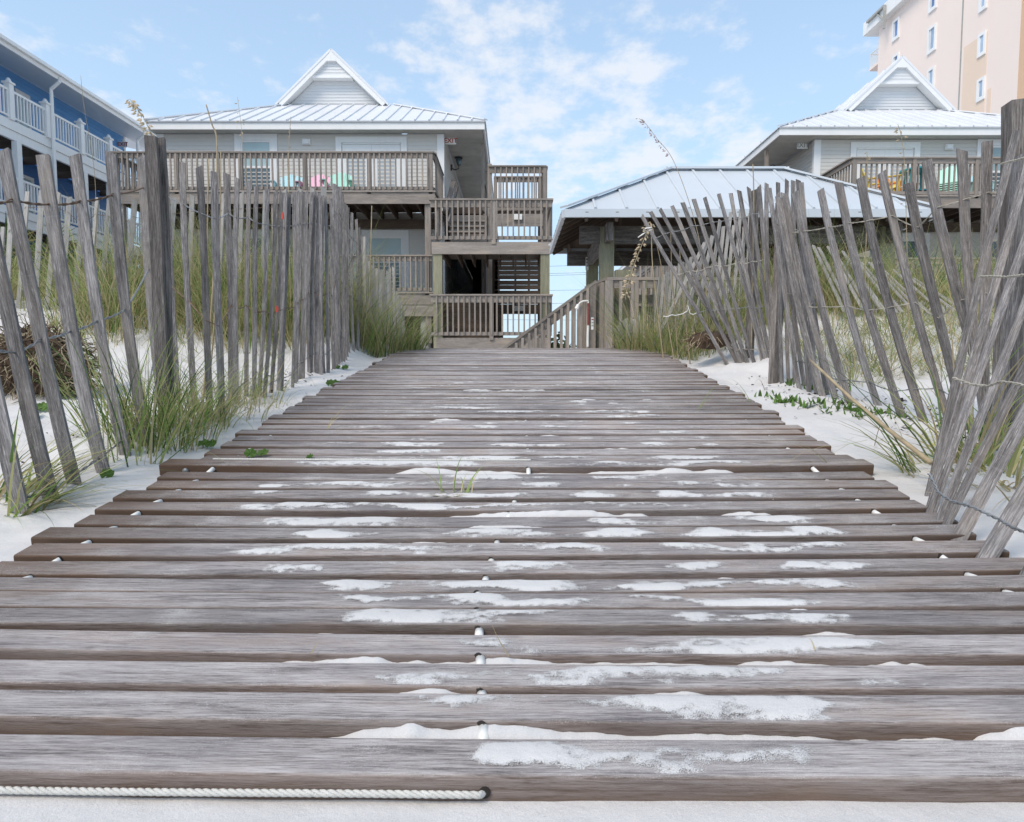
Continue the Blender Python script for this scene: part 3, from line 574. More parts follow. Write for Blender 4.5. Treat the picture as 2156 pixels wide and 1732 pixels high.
# ------------------------------------------------------------------ stair towers
def tower(mx, dy, label, grp, roofhide=False):
    X = mx; Y0 = 16.9 + dy; T = empty('stair_tower', (X(-.5), Y0, .8), label, 'stair tower', grp)
    xl, xr = -1.94, .93
    for xx in (xl + .12, xr - .12): bx('corner_post', M['green_timber'], T, X(xx - .11), X(xx + .11), Y0 - .02, Y0 + .18, .3, 3.12)
    for xx in (xl + .12, xr - .12): bx('corner_post', M['timber'], T, X(xx - .05), X(xx + .05), Y0 + .01, Y0 + .1, 3.42, 4.3)
    bx('fascia_board', M['timber'], T, X(xl - .02), X(xr + .02), Y0 - .05, Y0 - .01, 3.12, 3.41)
    bx('fascia_board', M['timber'], T, X(xl + .08), X(xr - .02), Y0 - .03, Y0 + .01, .35, 1.09)
    dk = bx('landing', M['timber'], T, X(xl), X(xr), Y0 + .0, Y0 + 2.3, 3.34, 3.38)
    for i in range(8): bx('joist', M['dark_timber'], dk, X(xl + .2 + i * .35), X(xl + .24 + i * .35), Y0 + .02, Y0 + 2.3, 3.12, 3.335)
    bx('landing', M['timber'], T, X(xl), X(xr), Y0 + .02, Y0 + 3.4, 1.04, 1.085)
    r = railing(T, (X(xl - .04), Y0 - .03), (X(xr + .04), Y0 - .03), 4.44, 3.41, .13, (.52,), face=.16); 
    railing(T, (X(xl - .04), Y0 - .03), (X(xr + .04), Y0 - .03), 2.15, 1.09, .13, (.50,), face=.16)
    railing(T, (X(xr), Y0 + .05), (X(xr), Y0 + 2.3), 4.44, 3.41, .13); railing(T, (X(xr), Y0 + .05), (X(xr), Y0 + 3.3), 2.15, 1.09, .13)
    # upper platform
    Y2 = 19.4 + dy; pl = bx('upper_platform', M['timber'], T, X(-.62), X(.93), Y2, Y2 + 1.1, 4.72, 4.90)
    bx('platform_beam', M['timber'], T, X(-.62), X(.93), Y2 - .045, Y2 - .005, 4.28, 4.62)
    railing(T, (X(-.62), Y2), (X(.93), Y2), 5.94, 4.66, .145, (.99,), face=.16); railing(T, (X(-.5), Y2 + 1.1), (X(.83), Y2 + 1.1), 5.94, 4.66, .12, (0.01, .99))
    railing(T, (X(.93), Y2 + .05), (X(.93), Y2 + 1.05), 5.94, 4.66, .15)
    for xx in (-.62, .88): bx('back_post', M['timber'], T, X(xx - .06), X(xx + .06), Y2 + .01, Y2 + .13, .3, 5.9 if xx > 0 else 6.0)
    for xx in (-.55, .83): bx('back_post', M['dark_timber'], T, X(xx - .06), X(xx + .06), Y2 + 1.12, Y2 + 1.24, .3, 4.7)
    # upstairs flight seen as a boarded stringer wall, with its sloping handrail
    pn = bx('stringer_panel', M['dark_timber'], T, X(-1.75), X(-.68), Y2 - .02, Y2 + .02, 3.4, 4.58)
    for i in range(8): bx('board', M['timber'], pn, X(-1.72), X(-.70), Y2 - .045, Y2 - .02, 3.42 + i * .145, 3.42 + i * .145 + .137)
    m = MB(); m.beam((X(-1.75), Y0 + 1.5, 4.5), (X(-1.72), Y2 + 1.2, 5.85), .13, .05, (0, 0, 1)); m.beam((X(-1.66), Y0 + 1.2, 4.1), (X(-1.60), Y2 + 1.0, 5.60), .13, .05, (1, 0, 0)); mk('handrail', m, M['post'], T)
    for i in range(7):
        t = i / 6; bx('stair_tread', M['timber'], T, X(-1.7), X(-.75), Y0 + 1.0 + t * 2.0, Y0 + 1.28 + t * 2.0, 3.55 + t * 1.25, 3.59 + t * 1.25)
    # lower back wall: slatted screen and boards, with the opening to the street
    sc_ = bx('slat_frame', M['dark_timber'], T, X(-.5), X(-.42), Y2 + 1.0, Y2 + 1.06, 1.1, 3.9)
    for xx in (.1, .5, .86): bx('slat_frame', M['dark_timber'], T, X(xx - .03), X(xx + .03), Y2 + 1.03, Y2 + 1.09, 2.2, 3.9)
    zz_ = 2.22
    for i in range(12):
        hh = .13; g = (.03 if i in (2, 4, 9) else .004)
        bx('slat', M['dark_timber'], T, X(-.5), X(.92), Y2 + 1.0, Y2 + 1.025, zz_, zz_ + hh - .004); zz_ += hh + g
    bx('opening_beam', M['dark_timber'], T, X(-.5), X(.92), Y2 + .9, Y2 + .98, 1.92, 2.20)
    bx('opening_post', M['dark_timber'], T, X(-.5), X(-.26), Y2 + .9, Y2 + .98, .6, 1.92); bx('opening_post', M['dark_timber'], T, X(.8), X(.92), Y2 + .9, Y2 + .98, .6, 1.92)
    pn = bx('stringer_panel', M['dark_timber'], T, X(-1.9), X(-.52), Y2 - .4, Y2 - .36, 1.1, 2.35)
    for i in range(8): bx('board', M['dark_timber'], pn, X(-1.88), X(-.54), Y2 - .425, Y2 - .40, 1.12 + i * .15, 1.12 + i * .15 + .142)
    m = MB(); m.box(X(.02), X(.28), Y2 - .12, Y2 - .05, 4.45, 4.60); lt = mk('flood_light', m, M['pvc'], T)
    m = MB(); m.box(X(.06), X(.34), Y2 + .82, Y2 + .9, 2.0, 2.15); lt = mk('flood_light', m, M['concrete'], T)
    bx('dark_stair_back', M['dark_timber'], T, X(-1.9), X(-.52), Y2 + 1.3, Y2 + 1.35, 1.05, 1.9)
    return T
tg = 'timber stair towers in front of the grey houses'
tower(lambda x: x, 0, 'three-level timber stair tower with slatted railings at the end of the boardwalk', tg)
tower(lambda x: 7.0 - x, .48, 'timber stair tower rising behind the pavilion, only its top railing clear', tg)

# ------------------------------------------------------------------ exit signs, lanterns
def exit_sign(p, label, tint='white', size=.22):
    s = empty('exit_sign', p, label, 'sign', 'exit signs under the eaves')
    bx('plate', M['white'], s, p[0] - .16, p[0] + .16, p[1] - .015, p[1] + .015, p[2] - .10, p[2] + .10)
    cu = bpy.data.curves.new('exit_lettering', 'FONT'); cu.body = 'EXIT'; cu.size = .185; cu.align_x = 'CENTER'; cu.align_y = 'CENTER'; cu.extrude = .002; cu.offset = .004; cu.space_character = 1.05
    cu.materials.append(M['red'] if tint == 'white' else M['concrete']); tmp = bpy.data.objects.new('tmp', cu); lm = bpy.data.meshes.new_from_object(tmp); bpy.data.objects.remove(tmp); o = bpy.data.objects.new('lettering', lm); C.objects.link(o)
    o.rotation_euler = (math.pi / 2, 0, 0); o.location = (p[0], p[1] - .018, p[2]); reg(o); adopt(o, s)
    bx('bracket', M['white'], s, p[0] - .02, p[0] + .02, p[1] - .01, p[1] + .01, p[2] + .10, p[2] + .2)
p = at(949, 297.5, 20.6); exit_sign((p.x, 20.6, p.z), 'white exit sign with red letters hung at the left house corner')
p = at(1689, 307, 21.1); exit_sign((p.x, 21.1, p.z), 'white exit sign with faded letters hung at the right house corner', 'g')
def lantern(p, wallx, label):
    s = empty('wall_lantern', p, label, 'lantern', 'black lanterns on the house side walls'); x, y, z = p
    m = MB(); m.tube([(x, y, z - .12), (x, y, z - .1), (x, y, z + .10)], .06, 6, r1=.10); mk('lamp_glass', m, M['glass_dark'], s)
    m = MB(); m.tube([(x, y, z + .10), (x, y, z + .13), (x, y, z + .2), (x, y, z + .26)], .15, 6, r1=.015); mk('cap', m, M['black'], s)
    m = MB(); m.tube([(x, y, z - .12), (x, y, z - .22), (lerp(x, wallx, .5), y, z - .26), (wallx, y, z - .2)], .018, 6); m.tube([(wallx, y, z - .28), (wallx, y, z - .1)], .05, 6)
    for a in range(6): t = a * math.pi / 3; m.tube([(x + .055 * math.cos(t), y + .055 * math.sin(t), z - .12), (x + .1 * math.cos(t), y + .1 * math.sin(t), z + .11)], .008, 4)
    mk('bracket', m, M['black'], s)
p = at(951, 341, 22.5); lantern((-1.72, 22.5, p.z), -1.97, 'black carriage lantern beside the left house corridor')
p = at(1652, 345, 23.4); lantern((8.74, 23.4, p.z), 8.97, 'black carriage lantern on the right house side wall')
lantern((-1.72, 26.5, 6.1), -1.97, 'second black lantern deeper along the left house corridor')

# ------------------------------------------------------------------ chairs and table on the decks
def chair(x, y, z, colm, label, sc_=1.0, rz=0.0, grp='painted slat-back deck chairs', hgt=.0):
    o = empty('adirondack_chair', (x, y, z), label, 'chair', grp)
    ca, sa = math.cos(rz), math.sin(rz)
    def W(p): p = Vector(p) * sc_; return Vector((x + p.x * ca - p.y * sa, y + p.x * sa + p.y * ca, z + p.z + (hgt if p.z > .05 else 0)))
    for i in range(6):
        a = (i - 2.5); h = .98 - abs(a) * .035; m = MB(); m.beam(W((a * .078, .28, .22)), W((a * .105, .58, h)), .082 * sc_, .02, W((0, -1, .4)) - W((0, 0, 0)), wd1=.10 * sc_); mk('back_slat', m, colm, o)
    for i in range(5): m = MB(); yy = -.25 + i * .11; m.beam(W((-.27, yy, .36 - i * .03)), W((.27, yy, .36 - i * .03)), .095 * sc_, .02, (0, 0, 1)); mk('seat_slat', m, colm, o)
    for sx in (-1, 1):
        m = MB(); m.beam(W((sx * .33, -.36, .55)), W((sx * .33, .42, .55)), .13 * sc_, .022, (0, 0, 1)); mk('arm', m, colm, o)
        m = MB(); m.beam(W((sx * .29, -.28, 0)), W((sx * .29, -.28, .54)), .10 * sc_, .025, (1, 0, 0)); mk('leg', m, colm, o)
        m = MB(); m.beam(W((sx * .29, .40, 0)), W((sx * .29, .36, .54)), .08 * sc_, .025, (1, 0, 0)); m.beam(W((sx * .27, -.28, .34)), W((sx * .27, .45, .1)), .10 * sc_, .025, (1, 0, 0)); mk('leg', m, colm, o)
    return o
chair(at(606, 370, 19.5).x, 19.45, 4.9, M['sky'], 'light blue slat-back chair on the left deck, left of the pink one', rz=.1)
chair(at(662, 370, 19.5).x, 19.45, 4.9, M['pink'], 'pink slat-back chair on the left house deck', rz=-.05)
chair(at(713, 370, 19.5).x, 19.45, 4.9, M['mint'], 'mint green chair on the left deck beside the french door', rz=.08, sc_=1.06)
chair(at(1866, 350, 19.6).x, 19.6, 4.9, M['yellowp'], 'yellow slat-back chair on the right house deck', rz=1.1, sc_=1.1, hgt=.1)
chair(at(1896, 360, 19.9).x, 19.95, 4.9, M['orangep'], 'orange slat-back chair behind the teal table', rz=.4, sc_=1.0, hgt=.1)
chair(at(1996, 350, 19.6).x, 19.6, 4.9, M['mint'], 'mint green tall chair on the right house deck', rz=-.7, sc_=1.12, hgt=.15)
chair(at(2058, 380, 19.5).x, 19.5, 4.9, M['sky'], 'light blue chair by the right house window', rz=-.1)
tx = at(1925, 352, 19.5).x; t = empty('round_table', (tx, 19.4, 4.9), 'teal round bar table between the orange and mint chairs', 'table')
m = MB(); m.tube([(tx, 19.4, 5.78), (tx, 19.4, 5.82)], .42, 20); mk('tabletop', m, M['teal'], t)
for a in range(4): m = MB(); c, s = math.cos(a * 1.571 + .6), math.sin(a * 1.571 + .6); m.beam((tx + c * .36, 19.4 + s * .36, 4.9), (tx + c * .28, 19.4 + s * .28, 5.78), .06, .04, (0, 1, 0)); mk('leg', m, M['teal'], t)
m = MB(); m.tube([(tx, 19.4, 5.2), (tx, 19.4, 5.23)], .34, 12); mk('foot_shelf', m, M['teal'], t)

# ------------------------------------------------------------------ blue house, left
B = empty('blue_house', (-15, 22, 4), 'blue lap-sided house with white balcony railings at the left edge', 'house')
XE, XR, XW = -13.0, -13.3, -14.8
ya, yb_ = 8.0, 26.6
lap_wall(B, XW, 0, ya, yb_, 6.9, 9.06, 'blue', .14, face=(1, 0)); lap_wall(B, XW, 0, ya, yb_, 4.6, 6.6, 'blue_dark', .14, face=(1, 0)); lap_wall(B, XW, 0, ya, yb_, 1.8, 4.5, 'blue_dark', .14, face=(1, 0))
bx('end_wall', M['blue_dark'], B, XW - 6, XW - .16, yb_ - .2, yb_ - .1, 0, 9.0)
bx('corner_board', M['white'], B, XW - .15, XW + .04, yb_ + .004, yb_ + .12, 1.8, 9.06)
m = MB(); m.prism([(XE - .02, ya, 8.58), (XW - .1, ya, 9.10), (XW - .1, ya, 9.14), (XE - .02, ya, 8.62)], [(XE - .02, 28.4, 8.58), (XW - .1, 28.4, 9.10), (XW - .1, 28.4, 9.14), (XE - .02, 28.4, 8.62)]); mk('soffit', m, M['siding_pale'], B)
m = MB(); m.prism([(XE - .01, ya, 8.66), (XW - 5, ya, 10.2), (XW - 5, ya, 10.26), (XE - .01, ya, 8.72)], [(XE - .01, 28.6, 8.66), (XW - 5, 28.6, 10.2), (XW - 5, 28.6, 10.26), (XE - .01, 28.6, 8.72)]); mk('roof', m, M['roof'], B)
m = MB(); m.box(XE, XE + .04, ya, 28.55, 8.55, 8.74); m.box(XE + .045, XE + .13, ya, 28.5, 8.66, 8.75); mk('gutter', m, M['white'], B)
for z0, z1, zr in ((6.41, 6.90, 7.70), (4.15, 4.6, 5.43), (1.9, 2.2, 3.0)):
    dk = bx('balcony', M['white'], B, XW + .02, XR - .05, ya, yb_, z1 - .06, z1); bx('edge_board', M['white'], dk, XR - .04, XR + .03, ya, yb_, z0 + .24, z1 + .003); bx('edge_board', M['white'], dk, XR - .08, XR - .0, ya, yb_, z0, z0 + .235)
    for i in range(24): bx('joist', M['dark_timber'], dk, XW + .03, XR - .1, ya + i * .77, ya + .05 + i * .77, z0 + .05, z1 - .065)
    m = MB(); m.box(XR - .04, XR + .03, ya, yb_, zr - .06, zr); m.box(XR - .02, XR + .02, ya, yb_, z1 + .07, z1 + .12); r = mk('railing', m, M['white'], B)
    mb_ = MB(); mb_.box(-.016, .016, -.016, .016, 0, zr - z1 - .17); me = mb_.mesh('baluster', M['white'])
    y = 15.5
    while y < yb_ - .1 and zr > 4: put('baluster', me, (XR + .002, y, z1 + .12), r); y += .125
for u_ in (24, 99, 170, 229):
    pp = atx(u_, 300, XR); m = MB(); m.box(XR - .08, XR + .08, pp.y - .08, pp.y + .08, 6.90, 7.82); m.box(XR - .11, XR + .11, pp.y - .11, pp.y + .11, 7.82, 7.87); m.tube([(XR, pp.y, 7.87), (XR, pp.y, 7.93), (XR, pp.y, 7.98)], .09, 8, r1=.03); mk('newel_post', m, M['white'], B)
for u_ in (40, 112, 178, 232):
    pp = atx(u_, 380, XR); bx('support_post', M['white'], B, XR - .09, XR + .06, pp.y - .09, pp.y + .09, .2, 6.40)
for u_ in (107, 285):
    pp = atx(u_, 220, XR + .07); m = MB(); m.tube([(XE + .07, pp.y, 8.62), (XE + .05, pp.y, 8.5), (XR + .10, pp.y, 8.3), (XR + .10, pp.y, 8.1), (XR + .10, pp.y, 2.0)], .05, 8); mk('downspout', m, M['white'], B)
for (u0, v0, u1, v1, zb0, zt0) in ((28, 175, 60, 210, 6.95, 8.62), (172, 255, 198, 285, 6.95, 8.5)):
    a = atx(u0, v0, XW); b = atx(u1, v1, XW); m = MB(); y0, y1 = a.y, b.y
    m.box(XW + .02, XW + .06, y0, y1, zt0 - .12, zt0); m.box(XW + .02, XW + .06, y0, y0 + .1, zb0, zt0 - .12); m.box(XW + .02, XW + .06, y1 - .1, y1, zb0, zt0 - .12); wd = mk('window', m, M['white'], B)
    bx('pane', M['glass_blind'], wd, XW + .025, XW + .035, y0 + .1, y1 - .1, zb0, zt0 - .12)
for (u0, u1, v) in ((38, 67, 360), (190, 206, 430)):
    y0 = atx(u0, v, XW).y; y1 = atx(u1, v, XW).y; m = MB(); zt0, zb0 = 6.15, 5.0
    m.box(XW + .02, XW + .06, y0, y1, zt0 - .1, zt0); m.box(XW + .02, XW + .06, y0, y0 + .1, zb0, zt0 - .1); m.box(XW + .02, XW + .06, y1 - .1, y1, zb0, zt0 - .1); wd = mk('window', m, M['white'], B)
    bx('pane', M['glass_blind'], wd, XW + .025, XW + .035, y0 + .1, y1 - .1, zb0, zt0 - .1)
p = atx(259, 305, -14.6); exit_sign((p.x, p.y, p.z), 'small red-lettered exit sign at the far end of the blue house balcony')

# ------------------------------------------------------------------ peach tower block, right
TB = empty('apartment_tower', (34, 45, 0), 'tall peach stucco apartment tower with white window frames at the right edge', 'tower block')
TX = 27.5; yn, yf = 38.3, 53.0
bx('wall', M['pink_wall'], TB, TX, TX + 16, yn, yf, -1, 25.6)
def tw_y(u, v): return atx(u, v, TX)
m = MB(); m.box(TX - .5, TX + 16, yn - 1, yf + 1.4, 25.55, 26.5); mk('parapet', m, M['white'], TB)
for (u0, u1, vt, vb, g) in ((1880, 1894, 42, 80, 'glass_tower'), (1880, 1893, 116, 154, 'glass_tower'), (1954, 1971, 57, 106, 'glass_tower_pale'), (1953, 1968, 145, 188, 'glass_tower_pale'), (1957, 1973, -28, 18, 'glass_tower'),
                            (2060, 2076, 71, 113, 'glass_tower_pale'), (2058, 2074, 166, 207, 'glass_tower_pale'), (2063, 2079, -25, 17, 'glass_tower_pale')):
    a = tw_y(u0, vb); b = tw_y(u1, vb); c = tw_y((u0 + u1) / 2, vt); y0, y1 = min(a.y, b.y), max(a.y, b.y); z0 = (a.z + b.z) / 2; z1 = c.z
    m = MB(); f = .16
    m.box(TX - .10, TX + .02, y0, y1, z1 - f, z1); m.box(TX - .10, TX + .02, y0, y1, z0 - f, z0 + .05); m.box(TX - .10, TX + .02, y0, y0 + f, z0 + .05, z1 - f); m.box(TX - .10, TX + .02, y1 - f, y1, z0 + .05, z1 - f)
    wd = mk('window', m, M['white'], TB); bx('pane', M[g], wd, TX - .03, TX + .01, y0 + f, y1 - f, z0 + .05, z1 - f); bx('mullion', M['white'], wd, TX - .05, TX + .012, y0 + f + (y1 - y0) * .5, y0 + f + (y1 - y0) * .5 + .05, z0 + .05, z1 - f)
a = tw_y(2024, 100); bx('joint_strip', M['concrete'], TB, TX - .03, TX + .01, a.y - .05, a.y + .05, -1, 25.5)
a = tw_y(2030, 108); b = tw_y(2079, 95); bx('patched_stucco', M['pink_patch'], TB, TX - .02, TX + .01, b.y, a.y, 8, a.z + .2)
a = tw_y(2079, 190); b = tw_y(2087, 190); bx('patched_stucco', M['pink_patch'], TB, TX - .02, TX + .01, b.y, a.y - .01, 8, a.z)
for zf in (17.2, 20.1, 23.0, 14.3):     # balconies at the far end, and on the near face
    bc = bx('balcony', M['pink_wall'], TB, TX + .1, TX + 5, yf + .02, yf + 1.5, zf, zf + .18)
    m = MB(); m.box(TX + .15, TX + 5, yf + 1.42, yf + 1.46, zf + 1.2, zf + 1.26); m.box(TX + .12, TX + .16, yf + .05, yf + 1.46, zf + 1.2, zf + 1.26)
    for i in range(12): m.box(TX + .125, TX + .15, yf + .1 + i * .118, yf + .12 + i * .118, zf + .18, zf + 1.2)
    for i in range(38): m.box(TX + .2 + i * .12, TX + .22 + i * .12, yf + 1.43, yf + 1.45, zf + .18, zf + 1.2)
    mk('railing', m, M['pvc'], bc)
bx('balcony_wall', M['orange_wall'], TB, TX + .02, TX + 15.9, yn - .03, yn + .0, -1, 25.5)
for i in range(8):
    zf = 4.5 + i * 2.9; bc = bx('balcony', M['white'], TB, TX + .6, TX + 12, yn - 1.5, yn - .04, zf, zf + .25)
    m = MB(); m.box(TX + .62, TX + 12, yn - 1.46, yn - 1.42, zf + 1.25, zf + 1.31)
    for k in range(40): m.box(TX + .62 + k * .13, TX + .65 + k * .13, yn - 1.45, yn - 1.43, zf + .25, zf + 1.25)
    for k in range(11): m.box(TX + .62, TX + .64, yn - 1.4 + k * .13, yn - 1.38 + k * .13, zf + .25, zf + 1.25)
    mk('railing', m, M['pvc'], bc)
m = MB(); p = atx(1862, 22, TX - .6); m.beam((p.x, p.y, p.z - 1.3), (p.x, p.y, p.z + .3), .16, .16); m.beam((p.x, p.y, p.z + .3), (p.x, p.y + 2.4, p.z + .3), .16, .2, (1, 0, 0)); m.beam((p.x, p.y, p.z - .8), (p.x, p.y + 1.0, p.z + .25), .1, .1, (1, 0, 0)); mk('roof_davit', m, M['concrete'], TB)

# far plain house row behind the right house
FH = empty('distant_house', (11, 75, 0), 'pale distant house under the far end of the right eave line', 'house')
bx('wall', M['siding'], FH, 9.2, 17, 62, 84, 0, 7.0); bx('eave', M['white'], FH, 8.0, 18, 60, 86, 7.05, 7.3)
m = MB(); m.prism([(7.9, 60, 7.32), (18.1, 60, 7.32), (13, 60, 9.6)], [(7.9, 86, 7.32), (18.1, 86, 7.32), (13, 86, 9.6)]); mk('roof', m, M['roof'], FH)
# power lines
for i, (v0, v1) in enumerate(((563, 556), (578, 572), (582, 576), (613, 609), (641, 636), (674, 674))):
    a = at(1100, v0, 110); b = at(1300, v1, 110); d = (b - a); pts = []
    for k in range(25):
        t = -1.5 + k / 24 * 5; q = a + d * t; q.z -= .25 * math.sin(math.pi * k / 24) - .2; pts.append(q)
    m = MB(); m.tube(pts, .022, 4, caps=False)
    mk('power_line', m, M['black'], None, label=['topmost thin power line crossing the gap', 'upper wire of the close pair', 'lower wire of the close pair', 'fourth power line from the top', 'fifth faint power line', 'lowest power line, dark and level'][i] + ' between tower and pavilion', cat='power line', group='power lines behind the houses')
# far trees
def tree(x, y, z, hgt, r, label, n=260):
    t = empty('distant_tree', (x, y, z), label, 'tree', 'small dark trees on the horizon')
    m = MB(); m.tube([(x, y, z - 1), (x + .1, y, z + hgt * .45), (x, y, z + hgt * .8)], .18, 6, r1=.06)
    for k in range(4): a = random.random() * 6.3; m.tube([(x, y, z + hgt * .4), (x + math.cos(a) * r * .6, y + math.sin(a) * r * .6, z + hgt * .75)], .08, 4, r1=.03)
    mk('trunk', m, M['trunk'], t)
    m = MB()
    for k in range(n):
        th = random.random() * 6.283; ph = math.acos(random.uniform(-1, 1)); rr = r * random.random() ** .4 * (0.75 + .4 * math.sin(3 * th + x))
        c = Vector((x + rr * math.sin(ph) * math.cos(th), y + rr * math.sin(ph) * math.sin(th), z + hgt * .68 + rr * .75 * math.cos(ph)))
        a = Vector([random.uniform(-1, 1) for _ in range(3)]).normalized() * .32; b = Vector([random.uniform(-1, 1) for _ in range(3)]).normalized() * .3
        m.v += [c, c + a, c + a + b, c + b]; o = len(m.v) - 4; m.face((o, o + 1, o + 2, o + 3), [(0, 0)] * 4)
    m.v = [tuple(v) for v in m.v]; mk('crown', m, M['tree'], t)
tree(at(1168, 730, 60).x, 60, -.4, 3.2, 1.7, 'small dark round tree seen through the left stair balusters')
tree(at(1183, 730, 62).x, 62, -.4, 2.4, 1.3, 'low dark tree just right of the round one behind the stair')
tree(at(1110, 730, 66).x, 66, -.4, 2.3, 1.6, 'faint dark tree low in the tower opening')

# ------------------------------------------------------------------ pavilion
PV = empty('pavilion', (3.2, 10.7, .5), 'open timber pavilion with grey hipped metal roof right of the path', 'pavilion')
ex0, ex1, ey0, ey1, ez = .69, 5.65, 9.2, 12.2, 2.5; rx0, rx1, ry, rz_ = 2.41, 4.17, 10.7, 3.42
proof = MB(); proof.beam((rx0, ry, rz_ + .02), (rx1, ry, rz_ + .02), .16, .03, (0, 0, 1)); proof = mk('roof', proof, M['roof_grey'], PV)
def pv_panel(poly, seams=()):
    m = MB(); k = len(poly); m.v += [tuple(p) for p in poly] + [(p[0], p[1], p[2] - .03) for p in poly]
    m.face(tuple(range(k)), [(0, 0)] * k); m.face(tuple(reversed(range(k, 2 * k))), [(0, 0)] * k, 1)  # underside takes a dark colour that paints in the shade beneath the roof
    for j in range(k): m.face((j, (j + 1) % k, k + (j + 1) % k, k + j), [(0, 0)] * 4)
    for a, b in seams: m.beam(Vector(a) + Vector((0, 0, .012)), Vector(b) + Vector((0, 0, .012)), .03, .03, (0, 0, 1))
    mk('roof_panel', m, [M['roof_grey'], M['dark_timber']], proof)
def long_side(ye, sgn):
    nP = 12; xq = [ex0 + (ex1 - ex0) * i / nP for i in range(nP + 1)]
    def top(x):
        t = min((x - ex0) / (rx0 - ex0), (ex1 - x) / (ex1 - rx1), 1.0); t = max(t, 0); return (x, lerp(ye, ry, t), lerp(ez, rz_, t))
    for i in range(nP):
        a, b = xq[i], xq[i + 1]; ts = sorted({a, b} | ({rx0} if a < rx0 < b else set()) | ({rx1} if a < rx1 < b else set()))
        poly = [(a, ye, ez), (b, ye, ez)] + [top(x) for x in reversed(ts)]; poly = [p for j, p in enumerate(poly) if j == 0 or (Vector(p) - Vector(poly[j - 1])).length > .01]
        pv_panel(poly, [((a, ye, ez), top(a))] if 0 < i else [])
long_side(ey0, 1); long_side(ey1, -1)
for xe, rx in ((ex0, rx0), (ex1, rx1)):
    nP = 7; yq = [ey0 + (ey1 - ey0) * i / nP for i in range(nP + 1)]
    def top2(y): t = min((y - ey0) / (ry - ey0), (ey1 - y) / (ey1 - ry)); t = max(0, min(1, t)); return (lerp(xe, rx, t), y, lerp(ez, rz_, t))
    for i in range(nP):
        a, b = yq[i], yq[i + 1]; ts = sorted({a, b} | ({ry} if a < ry < b else set())); poly = [(xe, a, ez), (xe, b, ez)] + [top2(y) for y in reversed(ts)]
        poly = [p for j, p in enumerate(poly) if j == 0 or (Vector(p) - Vector(poly[j - 1])).length > .01]
        pv_panel(poly, [((xe, a, ez), top2(a))] if i else [])
for c_, r_ in (((ex0, ey0), rx0), ((ex1, ey0), rx1), ((ex0, ey1), rx0), ((ex1, ey1), rx1)):
    m = MB(); m.beam((c_[0], c_[1], ez + .03), (r_, ry, rz_ + .03), .15, .025, (0, 0, 1)); mk('hip_cap', m, M['roof_grey'], proof)
m = MB(); m.box(ex0, ex1, ey0 - .03, ey0 + .02, ez - .11, ez - .005); m.box(ex0, ex1, ey1 - .02, ey1 + .03, ez - .11, ez - .005); m.box(ex0 - .03, ex0 + .02, ey0 + .025, ey1 - .025, ez - .11, ez - .005); m.box(ex1 - .02, ex1 + .03, ey0 + .025, ey1 - .025, ez - .11, ez - .005); mk('eave_trim', m, M['roof_grey'], PV)
for i in range(12):     # rafter tails, front, back and the left end
    x = ex0 + .3 + i * .4
    for ye in (ey0, ey1):
        t1 = min((x - ex0) / (rx0 - ex0), (ex1 - x) / (ex1 - rx1), 1.0); m = MB(); m.beam((x, ye, ez - .1), (x, lerp(ye, ry, t1), lerp(ez, rz_, t1) - .1), .13, .04, (1, 0, 0)); mk('rafter', m, M['dark_timber'], PV)
for i in range(8):
    y = ey0 + .2 + i * .38
    for xe, rx in ((ex0, rx0), (ex1, rx1)):
        t1 = max(.1, min((y - ey0) / (ry - ey0), (ey1 - y) / (ey1 - ry))); m = MB(); m.beam((xe, y, ez - .09), (lerp(xe, rx, t1), y, lerp(ez, rz_, t1) - .09), .15, .04, (0, 1, 0)); mk('rafter', m, M['dark_timber'], PV)
for x, y in ((1.33, 9.75), (1.38, 11.9), (5.25, 9.75), (5.25, 11.9)):
    bx('post', M['green_timber'], PV, x - .095, x + .095, y - .095, y + .095, -.3, 2.36)
for y in (9.75, 11.9): bx('beam', M['post'], PV, .95, 5.45, y - .045, y + .045, 2.14, 2.38)
for x in (1.33, 5.25): bx('beam', M['post'], PV, x - .044, x + .044, 9.4, 12.1, 2.13, 2.37)
bx('floor', M['dark_timber'], PV, 1.0, 5.6, 9.2, 12.2, .42, .5)
# back bench boards
for i in range(2): bx('bench_board', M['timber'], PV, 2.2, 5.1, 11.95, 11.99, 1.3 + i * .2, 1.45 + i * .2)
# stair and railings from the path up onto the pavilion deck
ST = empty('timber_stair', (.4, 9.8, 0), 'timber stair with slatted handrails climbing to the pavilion', 'stair')
for (yy, off) in ((9.45, 0), (10.75, .06)):
    railing(ST, (-.12, yy), (1.12, yy), (.66, 1.60), (-.30, .60), .088, (0.02, .98) if yy > 10 else (.02, .98), face=.11, capw=.1, aw=.036)
for i in range(5): bx('stair_tread', M['timber'], ST, -.05 + i * .25, .23 + i * .25, 9.5, 10.7, -.3 + i * .19, -.26 + i * .19)
RL = empty('deck_railing', (1.3, 9.3, .5), 'timber corner railing in front of the pavilion post', 'railing')
railing(RL, (1.135, 10.3), (1.28, 9.3), 1.61, .45, .06, (.02,), face=.10, capw=.09); railing(RL, (1.30, 9.26), (5.6, 9.26), 1.61, .45, .15, (0.0, .08), face=.10, capw=.09)
bx('newel_post', M['green_timber'], RL, 1.42, 1.66, 9.45, 9.6, .5, 1.74)
# sloping rail behind the pavilion
SR = empty('ramp_railing', (3.4, 15, .5), 'grey sloping stair railing seen between pavilion posts', 'railing')
a = at(1300, 588, 15); b = at(1400, 516, 15); railing(SR, (a.x, 15), (b.x + .8, 15), (a.z, b.z + .6), (a.z - 1.0, b.z - .4), .12, face=.12)
